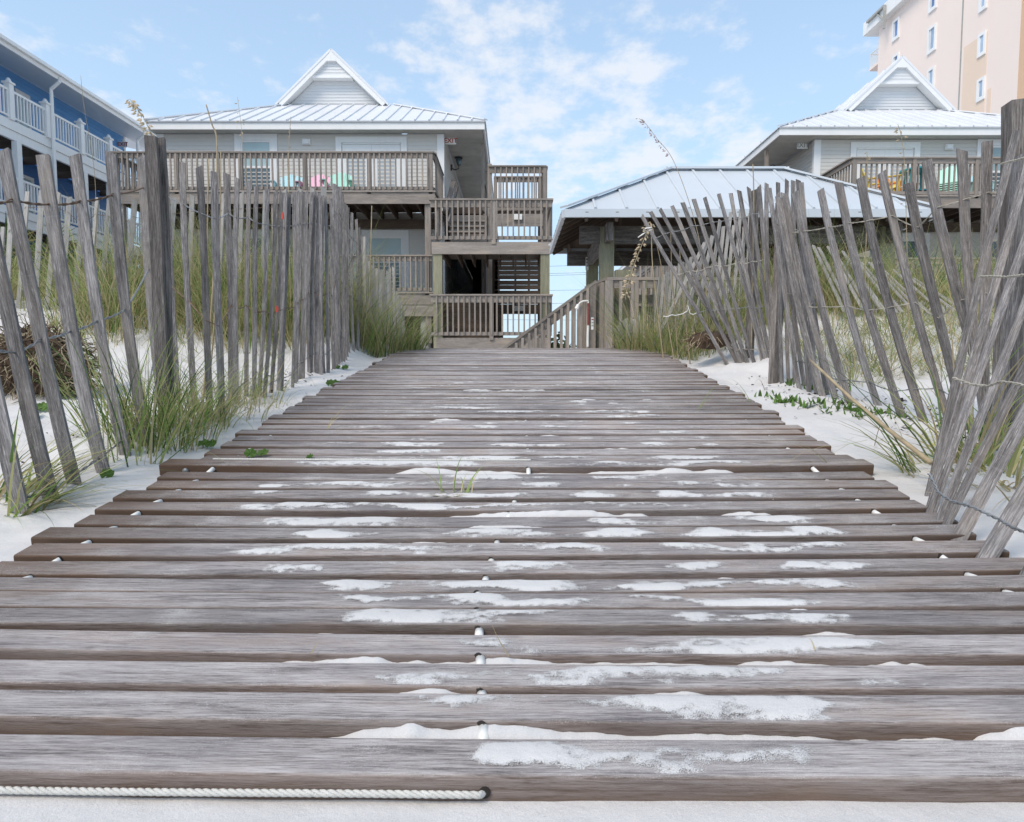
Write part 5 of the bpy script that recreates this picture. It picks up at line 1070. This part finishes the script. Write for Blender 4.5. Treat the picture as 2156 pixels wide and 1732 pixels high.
# ------------------------------------------------------------------ grass
GREEN = ((.15, .26, .055), (.25, .37, .09), (.06, .12, .03), (.10, .18, .04), (.36, .44, .14)); TAN = ((.46, .37, .20), (.38, .31, .18), (.55, .46, .27)); OLIVE = ((.36, .38, .14), (.44, .43, .19), (.26, .29, .10))
def pick(mixv):
    r = random.random(); c = random.choice(TAN if r < mixv else (OLIVE if r < mixv + .35 else GREEN)); k = random.uniform(.8, 1.15); return (c[0] * k, c[1] * k, c[2] * k)
def blade(m, base, az, L_, wd, t0, curl, col, seg=6, twist=0.0):
    h = Vector((math.cos(az), math.sin(az), 0)); side = Vector((-math.sin(az + twist), math.cos(az + twist), 0)); p = Vector(base); pts = [p.copy()]; ws = [wd]
    for i_ in range(seg):
        s = (i_ + .5) / seg; th = t0 + curl * s ** 1.4; p = p + (h * math.sin(th) + Vector((0, 0, math.cos(th)))) * (L_ / seg); pts.append(p.copy()); ws.append(max(.0004, wd * (1 - ((i_ + 1) / seg) ** 1.6)))
    m.ribbon(pts, ws, side, col)
def tuft(m, x, y, n, L_, spread, mixv=.3, wd=.005, tilt=(.05, .6), curl=(.3, 1.7), seg=6, zoff=0, az=None):
    for _ in range(n):
        a = random.random() * 6.283 if az is None else random.gauss(az, .7); r = spread * random.random() ** .6; bx_, by_ = x + r * math.cos(a), y + r * math.sin(a)
        z = float(terr(bx_, by_, False)) + zoff - .01; l = L_ * random.uniform(.45, 1.1)
        blade(m, (bx_, by_, z), a + random.uniform(-.5, .5), l, wd * random.uniform(.7, 1.3), random.uniform(*tilt), random.uniform(*curl), pick(mixv), seg, random.uniform(-1.2, 1.2))
def clump(pts, label, group='sea oats clumps on the dunes', name='sea_oats_clump', cat='grass clump'):
    m = MB(); m.col = []
    for a in pts: tuft(m, *a[0], **a[1])
    mk(name, m, M['grass'], None, label=label, cat=cat, group=group)
def H(u, v):
    h_ = hit(u, v); return (h_.x, h_.y) if h_ else (at(u, v, 6.5).x, 6.5)
random.seed(8)
T = lambda xy, n, L_, sp, **k: ((xy[0], xy[1], n, L_, sp), k)
clump([T(H(292, 965), 46, .62, .10, mixv=.1, wd=.006, tilt=(.1, .9), curl=(.1, 1.0)), T(H(330, 930), 130, .60, .16, mixv=.12, wd=.005, curl=(.4, 2.2)), T(H(380, 925), 130, .5, .16, mixv=.25, wd=.004, curl=(.6, 2.8), seg=8), T(H(420, 900), 130, .45, .14, mixv=.35, wd=.004, curl=(.6, 2.8), seg=8), T(H(300, 905), 55, .6, .16, mixv=.15, wd=.005)], 'bright green grass clump spilling through the left fence beside the boardwalk')
clump([T(H(240, 960), 26, .65, .09, mixv=.2, wd=.005, tilt=(.05, .7), curl=(.1, .8)), T(H(205, 915), 24, .6, .15, mixv=.3, wd=.004)], 'sparse upright green blades between the nearest left pickets')
clump([T(H(12, 1072), 60, .42, .10, mixv=.3, wd=.008, tilt=(.5, 1.3), curl=(.3, 1.4), az=.2), T(H(-30, 1040), 50, .5, .12, mixv=.3, wd=.008, tilt=(.5, 1.3), curl=(.3, 1.2), az=.2)], 'dark green blades low at the left picture edge by the first picket')
clump([T(H(470, 880), 120, .38, .20, mixv=.5, wd=.0035, curl=(.8, 3.2), seg=8), T(H(530, 858), 90, .34, .18, mixv=.5, wd=.0035, curl=(.8, 3.2), seg=8), T(H(500, 840), 90, .5, .22, mixv=.35, wd=.004, curl=(.6, 2.8), seg=8)], 'tangled olive grass at the foot of the left fence')
clump([T((-1.60, 6.1), 300, 1.15, .20, mixv=.35, curl=(.3, 2.2)), T((-1.38, 6.15), 300, 1.05, .20, mixv=.25, curl=(.3, 2.2)), T((-1.15, 6.25), 300, .85, .18, mixv=.25, curl=(.3, 2.2)), T((-1.85, 6.0), 240, 1.25, .2, mixv=.4, curl=(.3, 2.2)), T((-.95, 6.4), 200, .58, .14, mixv=.25, curl=(.3, 2.2))], 'arching green grass clump at the left of the boardwalk crest')
clump([T((1.15, 6.45), 240, .62, .2, mixv=.25, curl=(.5, 2.6)), T((1.4, 6.2), 260, .62, .22, mixv=.3, curl=(.5, 2.6)), T((1.65, 6.0), 240, .55, .22, mixv=.3, curl=(.5, 2.6)), T((1.9, 6.0), 140, .5, .2, mixv=.35), T((1.3, 6.6), 200, .95, .25, mixv=.35)], 'yellow-green arching grass clump at the right of the boardwalk crest')
clump([T((1.75 + .2 * i_, 6.3 + .12 * (i_ % 3)), 130, .85, .22, mixv=.4) for i_ in range(7)], 'tall green grass behind the fanned right fence')
clump([T((2.9 + .33 * i_, 5.9 + .15 * (i_ % 3)), 110, .6, .25, mixv=.45) for i_ in range(6)], 'olive grass around the collapsed fence on the right dune')
clump([T((2.25 + .30 * (i_ % 8), 4.5 + .45 * (i_ // 8) + .1 * math.sin(i_ * 2)), 190, .36, .24, mixv=.4, wd=.0045, tilt=(.2, 1.2), curl=(.3, 2.2)) for i_ in range(24)], 'low spreading green grass patch behind the right fence')
clump([T(H(2000, 985), 30, .75, .10, mixv=.2, wd=.009, tilt=(.1, .9), curl=(.4, 1.6)), T(H(1960, 1000), 26, .7, .08, mixv=.35, wd=.007, tilt=(.3, 1.1), curl=(.3, 1.6), az=2.6), T(H(2040, 960), 30, .6, .12, mixv=.4, wd=.007)], 'long bent green blades arching beside the slumped right pickets')
clump([T(H(2110, 1010), 60, .34, .14, mixv=.5, wd=.012, tilt=(.4, 1.3), curl=(.2, 1.2)), T(H(2150, 1040), 90, .4, .18, mixv=.75, wd=.006, tilt=(.8, 1.5), curl=(.2, .9)), T(H(2085, 980), 50, .4, .12, mixv=.5, wd=.008)], 'broad yellow-green leaves and straw behind the slumped pickets')
for k_, (xa, xb, ya_, yb2, n_, L0, lab) in enumerate(((-6.2, -3.2, 6.2, 8.6, 80, .72, 'dense tan and green dune grass behind the pale left fence'), (-3.6, -1.6, 5.3, 8.0, 125, 1.0, 'tall dense sea oat grass behind the left fence below the deck'), (1.8, 6.2, 6.3, 8.4, 115, .88, 'tall mixed dune grass in front of the pavilion'), (-11, -6.2, 7.0, 10, 40, .7, 'dune grass below the blue house'))):
    m = MB(); m.col = []
    for q_ in range(n_):
        xq_, yq_ = random.uniform(xa, xb), random.uniform(ya_, yb2); tuft(m, xq_, yq_, 42, L0 * .6, .3, mixv=.55, wd=.005, tilt=(.2, 1.0), seg=4); tuft(m, xq_, yq_, 42, L0 * 1.1, .22, mixv=.28, wd=.006, tilt=(.0, .4), curl=(.4, 2.4), seg=6)
    mk('dune_grass', m, M['grass'], None, label=lab, cat='grass', kind='stuff')
# thin stray stems and runners on the sand
m = MB(); m.col = []
for q_ in range(150):
    if random.random() < .5: x, y = random.uniform(-3.2, -1.35), random.uniform(2.2, 6)
    else: x, y = random.uniform(1.4, 3.2), random.uniform(2.0, 6)
    z = float(terr(x, y, False)); blade(m, (x, y, z), random.random() * 6.3, random.uniform(.12, .4), .003, random.uniform(.7, 1.5), random.uniform(0, 1.2), random.choice(TAN + ((.14, .10, .06),)), 5)
mk('dry_stems', m, M['grass'], None, label='thin dry stems scattered on the sand beside the boardwalk', cat='dry stems', kind='stuff')
m = MB()
for q_ in range(520):
    c = random.random(); cxy = random.choice(((-1.55, 4.3), (-1.5, 3.7), (-1.5, 4.8), (1.75, 3.6), (1.9, 3.2), (2.1, 3.4), (2.3, 3.7), (1.7, 4.4), (-1.9, 2.7), (2.0, 2.8)))
    x = random.gauss(cxy[0], .16); y = random.gauss(cxy[1], .2)
    if abs(x - float(CX(y))) < 1.27: continue
    z = float(terr(x, y)) + .004; a = random.random() * 6.3; s = random.uniform(.008, .028)
    p0 = Vector((x, y, z)); d1 = Vector((math.cos(a), math.sin(a), random.uniform(0, .5))) * s; d2 = Vector((-math.sin(a), math.cos(a), random.uniform(.0, .8))) * s * .5
    o = len(m.v); m.v += [tuple(p0), tuple(p0 + d1 * .5 - d2 * .4), tuple(p0 + d1), tuple(p0 + d1 * .5 + d2)]; m.face((o, o + 1, o + 2), [(0, 0)] * 3); m.face((o, o + 2, o + 3), [(0, 0)] * 3)
mk('leaf_litter', m, M['debris'], None, label='dark dead leaf scraps scattered on the white sand', cat='leaf litter', kind='stuff')

# pennywort leaves
def pleaf(u, v, r, label, n=1, Y=None):
    pl = empty('pennywort', at(u, v, Y) if Y else hit(u, v), label, 'plant', 'round-leaved beach pennywort plants'); b = pl.location.copy()
    for k in range(n):
        c = b + Vector((random.uniform(-1, 1) * r * 1.6 * (n > 1), random.uniform(-1, 1) * r * .8 * (n > 1), r * .9)); m = MB(); m.col = []; nn = Vector((random.uniform(-.4, .4), -random.uniform(.5, 1.1), 1)).normalized(); a1 = nn.cross(Vector((1, 0, 0))).normalized(); a2 = nn.cross(a1)
        g0 = random.uniform(.85, 1.2); col = (.075 * g0, .16 * g0, .028 * g0); m.v.append(tuple(c)); m.col.append(col); kk = 28
        for j_ in range(kk):
            t_ = j_ / kk * 6.283; rr = r * (1 + .07 * math.cos(7 * t_)) * (.35 if abs(t_ - 3.14) < .12 else 1); m.v.append(tuple(c + (a1 * math.cos(t_) + a2 * math.sin(t_)) * rr + nn * .003 * math.cos(7 * t_))); m.col.append((col[0] * 1.25, col[1] * 1.1, col[2]))
        for j_ in range(kk): m.face((0, 1 + j_, 1 + (j_ + 1) % kk), [(0, 0)] * 3)
        mk('leaf', m, M['grass'], pl); m = MB(); m.tube([b - Vector((0, 0, .02)), c], .0012, 4); mk('stem', m, M['straw'], pl)
pleaf(226, 1010, .022, 'round green leaf lying on sand beside the third left picket'); pleaf(428, 945, .024, 'round leaves in the grass just left of the rope plank', 2); pleaf(535, 965, .022, 'green leaves resting on the plank edge near the rope', 2, 2.5); pleaf(652, 968, .013, 'tiny green leaf on the plank beside the rope', 1, 2.48)
pleaf(700, 815, .028, 'pair of round leaves on the sand left of the path', 2); pleaf(720, 780, .026, 'round leaf cluster nearest the bases of the left fence', 2); pleaf(95, 868, .032, 'round leaves below the root ball', 3); pleaf(38, 885, .035, 'round leaves at the left edge under the root ball', 2)
pleaf(1650, 850, .013, 'low green seedling beside the right boardwalk edge', 7); pleaf(1720, 858, .014, 'leafy green seedlings at the foot of the right fence', 9); pleaf(1800, 868, .014, 'leafy seedlings between right fence picket bases', 9); pleaf(250, 660, .03, 'green leaves on the sand under the pale left fence', 4)

def vine(pts, label):
    w_ = [hit(u, v) for u, v in pts]; w_ = [p + Vector((0, 0, .004)) for p in w_ if p]; o = empty('beach_vine', w_[0], label, 'vine', 'trailing green vines on the right sand'); m = MB(); m.tube(w_, .0022, 4); mk('stem', m, M['debris'], o)
    m = MB(); m.col = []
    for a, b in zip(w_[:-1], w_[1:]):
        for k in range(18):
            p = a.lerp(b, random.random()) + Vector((random.gauss(0, .025), random.gauss(0, .045), 0)); p.z = float(terr(p.x, p.y)) + .003; r = random.uniform(.010, .022); az = random.random() * 6.28; d = Vector((math.cos(az), math.sin(az), random.uniform(.4, 1.4))).normalized(); g = random.uniform(.7, 1.3)
            blade(m, p, az, r * 2.4, r * .95, random.uniform(.1, .8), .5, (.10 * g, .19 * g, .035 * g), 3)
    mk('leaf_mass', m, M['grass'], o, kind='stuff')
vine([(1612, 838), (1640, 850), (1672, 846), (1700, 862), (1735, 858)], 'green vine trailing along the right boardwalk edge below the fence')
vine([(1742, 872), (1775, 862), (1810, 880), (1850, 868), (1885, 890)], 'green vine running between the right fence picket bases')
vine([(1655, 812), (1700, 822), (1750, 815), (1790, 832)], 'short vine behind the first right fence pickets')
# root balls
def rootball(c, r, zs, label, n=260, name='root_ball'):
    o = empty(name, c, label, 'root ball'); core = MB(); nu, nv_ = 20, 10; rv = []
    for j_ in range(nv_ + 1):
        for i_ in range(nu):
            th = i_ / nu * 6.283; ph = j_ / nv_ * 3.1416; rr = r * (.78 + .3 * float(fbm(th * 2.2 + 5, ph * 3, 3, 3)) - .12)
            core.v.append((c[0] + rr * math.sin(ph) * math.cos(th), c[1] + rr * .6 * math.sin(ph) * math.sin(th), c[2] + rr * zs * math.cos(ph)))
    for j_ in range(nv_):
        for i_ in range(nu): a = j_ * nu + i_; b = j_ * nu + (i_ + 1) % nu; core.face((a, a + nu, b + nu, b), [(0, 0)] * 4)
    mk('core', core, M['root'], o, True)
    m = MB()
    for _ in range(n):
        th = random.random() * 6.283; ph = math.acos(random.uniform(-.5, 1)); rr = r * .82; p = Vector((c[0] + rr * math.sin(ph) * math.cos(th), c[1] + rr * .62 * math.sin(ph) * math.sin(th), c[2] + rr * zs * math.cos(ph))); q = [p.copy()]
        d = (p - Vector(c)).normalized() + Vector((random.uniform(-1, 1), random.uniform(-.6, .6), random.uniform(-1.2, .4)))
        for s in range(4): d = (d + Vector((random.uniform(-.7, .7), random.uniform(-.7, .7), random.uniform(-.9, .5)))).normalized(); p = p + d * r * .13; q.append(p.copy())
        m.tube(q, random.uniform(.002, .006) * r / .25, 4, r1=.001, mi=random.choice((0, 0, 1)))
    mk('roots', m, [M['root'], M['seed']], o, True)
h_ = hit(75, 838); rootball((at(75, 790, h_.y + .1).x, h_.y + .12, h_.z + .16), .30, .80, 'brown tangled root ball lying on sand behind the left fence', 900)
h2 = at(1495, 712, 5.45); rootball((h2.x, 5.45, h2.z - .02), .19, .45, 'low dark root mound at the foot of the fanned right fence', 160)

# stalks with seed heads
def stalk(pts, Y, r, label, seeds=None, mat_='straw', Yt=None, smat='seed', ssz=.014, nseed=40):
    Yt = Yt or Y; w_ = [at(u, v, lerp(Yt, Y, i_ / (len(pts) - 1))) for i_, (u, v) in enumerate(pts)]
    q = []                                  # smooth through the points
    for i_ in range(len(w_) - 1):
        a, b = w_[i_], w_[i_ + 1]; pa = w_[max(i_ - 1, 0)]; pb = w_[min(i_ + 2, len(w_) - 1)]
        for k in range(6):
            t_ = k / 6; q.append(.5 * ((2 * a) + (b - pa) * t_ + (2 * pa - 5 * a + 4 * b - pb) * t_ ** 2 + (3 * a - pa - 3 * b + pb) * t_ ** 3))
    q.append(w_[-1]); e = 0
    d = (q[-1] - q[-2]).normalized()
    while q[-1].z > float(terr(q[-1].x, q[-1].y)) - .02 and e < 40: q.append(q[-1] + d * .05); e += 1
    o = empty('sea_oat_stalk', q[-1], label, 'grass stalk', 'dry sea oat stalks'); m = MB(); m.tube(q, r * .5, 5, r1=r); mk('stem', m, M[mat_], o, True)
    if seeds:
        n0, n1 = int(seeds[0] * len(q)), max(int(seeds[1] * len(q)), 2); m = MB()
        for k in range(nseed):
            t_ = random.random(); x_ = n0 + t_ * (n1 - n0 - 1); i0 = min(int(x_), len(q) - 2); p = q[i0].lerp(q[i0 + 1], x_ - i0); s = random.choice((-1, 1)); dirv = Vector((s * random.uniform(.5, 1.4) - .6, random.uniform(-.4, .4), -random.uniform(.1, .8))).normalized(); L_ = ssz * random.uniform(.7, 1.4)
            p = p + dirv * ssz * random.uniform(.2, 1.2); e_ = p + dirv * L_ * 1.6; sd_ = dirv.cross(Vector((0, 1, 0))).normalized() * L_ * .34; f_ = Vector((0, L_ * .2, 0)); c_ = (p + e_) / 2; o_ = len(m.v); m.v += [tuple(v) for v in (p, c_ + sd_, e_, c_ - sd_, c_ + f_, c_ - f_)]
            for tri in ((0, 1, 4), (1, 2, 4), (2, 3, 4), (3, 0, 4), (1, 0, 5), (2, 1, 5), (3, 2, 5), (0, 3, 5)): m.face(tuple(o_ + t for t in tri), [(0, 0)] * 3)
        mk('seed_head', m, M[smat], o, kind='stuff')
    return o
random.seed(21)
stalk([(273, 209), (285, 224), (302, 248), (318, 285), (333, 340), (345, 520), (352, 820)], 3.0, .002, 'curved seed head rising behind the tall left fence post', (0, .55), smat='seed', nseed=70, ssz=.012)
stalk([(434, 221), (446, 262), (457, 300), (455, 430), (448, 620), (430, 820)], 3.3, .006, 'snapped thick dry stalk leaning above the left fence')
stalk([(465, 320), (463, 480), (450, 700), (438, 830)], 3.35, .005, 'straight dry stalk right of the snapped one'); stalk([(440, 335), (437, 500), (440, 800)], 3.3, .005, 'short straight dry stalk left of the snapped one')
stalk([(500, 205), (506, 250), (514, 320), (522, 400), (530, 640)], 5.0, .0022, 'hair-thin oat stalk crossing the left gable roof', (.05, .35), nseed=9)
stalk([(613, 246), (609, 300), (608, 420), (612, 640)], 5.6, .004, 'single dry stalk crossing the left house siding', (.1, .4), nseed=8, ssz=.01)
stalk([(170, 160), (178, 230), (195, 330), (202, 420), (205, 640)], 4.6, .0022, 'thin bare stem in front of the blue house')
stalk([(783, 434), (781, 520), (778, 640), (776, 700)], 6.3, .008, 'stiff tan stalk at the left of the path crest')
stalk([(1345, 250), (1360, 262), (1385, 295), (1408, 322), (1427, 360), (1452, 430), (1475, 520), (1490, 640)], 6.0, .0035, 'tall arching purple sea oat head against the sky', (0, .40), smat='seed_purple', nseed=45, ssz=.014)
stalk([(1317, 625), (1325, 590), (1340, 545), (1358, 500), (1370, 470), (1374, 560), (1390, 700)], 5.7, .005, 'drooping golden seed head beside the deck railing', (0, .62), nseed=110, ssz=.018)
stalk([(1585, 346), (1587, 420), (1585, 560), (1582, 720)], 5.2, .007, 'sharp straight dry stalk above the fanned fence')
stalk([(1890, 262), (1898, 290), (1905, 360), (1908, 470), (1912, 620), (1915, 700)], 4.3, .003, 'sparse oat head in front of the right deck', (0, .45), nseed=16, ssz=.014)
stalk([(1825, 320), (1826, 400), (1822, 560), (1818, 720)], 4.8, .004, 'thin stalk left of the sparse oat head', (0, .3), nseed=8, ssz=.012)
stalk([(1374, 480), (1392, 560), (1400, 640), (1412, 715)], 5.6, .005, 'dry stalk rising beside the fanned fence tip'); stalk([(1412, 475), (1414, 560), (1420, 640), (1424, 700)], 5.7, .005, 'second dry stalk among the fanned pickets'); stalk([(1430, 510), (1436, 600), (1446, 700)], 5.7, .006, 'third dry stalk among the fanned pickets')
m = MB(); p_ = [(1705, 758), (1720, 772), (1790, 838), (1870, 905), (1960, 975)]; m.tube([at(u, v, lerp(2.9, 2.15, i_ / 4)) for i_, (u, v) in enumerate(p_)], .0045, 7, r1=.0085); mk('fallen_reed', m, M['straw'], None, True, label='thick golden reed leaning in front of the right fence', cat='reed')
m = MB(); m.col = []
for u0, v0, az, L_, n_ in ((940, 1035, 2.6, .26, 4), (985, 1030, 1.9, .2, 4), (960, 1038, 1.2, .18, 3)):
    for _ in range(n_): b = at(u0 + random.uniform(-12, 12), v0, 2.05); b.z = float(P(b.y)) - .005; blade(m, b, az + random.uniform(-.9, .9), L_ * random.uniform(.5, 1.2), .004, random.uniform(.1, .6), random.uniform(.9, 2.2), pick(.25), 8)
for _ in range(14): b = at(930 + random.uniform(0, 30), 1037, 2.02); b.z = float(P(b.y)) + .002; blade(m, b, random.uniform(-.5, .5) + 3.14 * (random.random() < .5), .06, .005, 1.3, .3, random.choice(TAN), 4)
mk('weed_tuft', m, M['grass'], None, label='small weed growing up between boardwalk planks, tan at its base', cat='weed')
m = MB(); m.col = []
for u0, v0, az, L_ in ((1470, 880, .4, .5), (1540, 860, 2.8, .45), (1580, 860, 2.4, .35), (690, 925, 1.2, .3), (1720, 1000, 2.9, .45), (1745, 985, 3.0, .4), (1290, 826, 3.1, .3), (480, 1000, 3.4, .3)):
    h_ = at(u0, v0, float(np.interp(v0, [735, 770, 830, 985], [6.4, 5.26, 3.86, 2.39]))); h_.z = float(P(h_.y)) + .004
    for _ in range(3): blade(m, h_, az + random.uniform(-.7, .7), L_ * random.uniform(.6, 1.1), .003, random.uniform(.6, 1.2), random.uniform(.8, 2.0), pick(.5), 8)
for _ in range(26):
    yq_ = random.uniform(.8, 3.6); xq_ = random.uniform(-.9, .9); blade(m, (xq_, yq_, float(P(yq_)) + .003), random.random() * 6.3, random.uniform(.02, .07), .002, random.uniform(1.1, 1.5), random.uniform(-.8, 1.2), random.choice(TAN), 4)
mk('stray_blades', m, M['grass'], None, label='stray curled blades lying across the boardwalk', cat='grass', kind='stuff')
fl_ = empty('yellow_flower', at(1985, 736, 3.9), 'tiny yellow flower behind the right fence', 'flower'); c = at(1985, 736, 3.9)
for k in range(7):
    a = k * .9; m = MB(); m.v += [tuple(c), tuple(c + Vector((math.cos(a - .3) * .016, -.004, math.sin(a - .3) * .016))), tuple(c + Vector((math.cos(a) * .024, -.008, math.sin(a) * .024))), tuple(c + Vector((math.cos(a + .3) * .016, -.004, math.sin(a + .3) * .016)))]; m.face((0, 1, 2, 3), [(0, 0)] * 4); mk('petal', m, M['yellow'], fl_)
m = MB(); m.tube([c, Vector((c.x, c.y, float(terr(c.x, c.y)) - .02))], .002, 4); mk('stem', m, M['straw'], fl_)

# palmettos
def palmetto(x, y, s, label, n=9):
    z = float(terr(x, y, False)); o = empty('palmetto', (x, y, z), label, 'palm', 'saw palmettos at the left edge')
    for k in range(n):
        a = random.random() * 6.283; t0 = random.uniform(.1, .8); L_ = s * random.uniform(.6, 1.0); tip = Vector((x + math.cos(a) * math.sin(t0) * L_, y + math.sin(a) * math.sin(t0) * L_, z + math.cos(t0) * L_))
        m = MB(); m.col = []; ax = (tip - Vector((x, y, z))).normalized(); sd_ = ax.cross(Vector((0, 0, 1))).normalized(); up = sd_.cross(ax); g = random.uniform(.7, 1.2)
        for j_ in range(18):
            th = (j_ / 17 - .5) * 3.9; d = (ax * math.cos(th) + sd_ * math.sin(th)); Lf = s * .5 * (1 - .25 * abs(th) / 2); pts = [tip, tip + d * Lf * .5 + up * .03, tip + d * Lf + Vector((0, 0, -.08 * s))]; col = (.08 * g, .13 * g, .035 * g) if random.random() < .85 else (.3, .24, .1)
            m.ribbon(pts, [.012, .03, .002], d.cross(up).normalized(), col)
        fr = mk('frond', m, M['grass'], o); m = MB(); m.tube([(x, y, z - .03), tip], .008, 4); mk('stem', m, M['straw'], fr)
random.seed(5)
palmetto(at(20, 440, 8.6).x, 8.6, 1.15, 'saw palmetto at the far left edge behind the pale fence', 12); palmetto(at(110, 460, 8.9).x, 8.9, 1.0, 'saw palmetto just right of the leftmost one', 10)
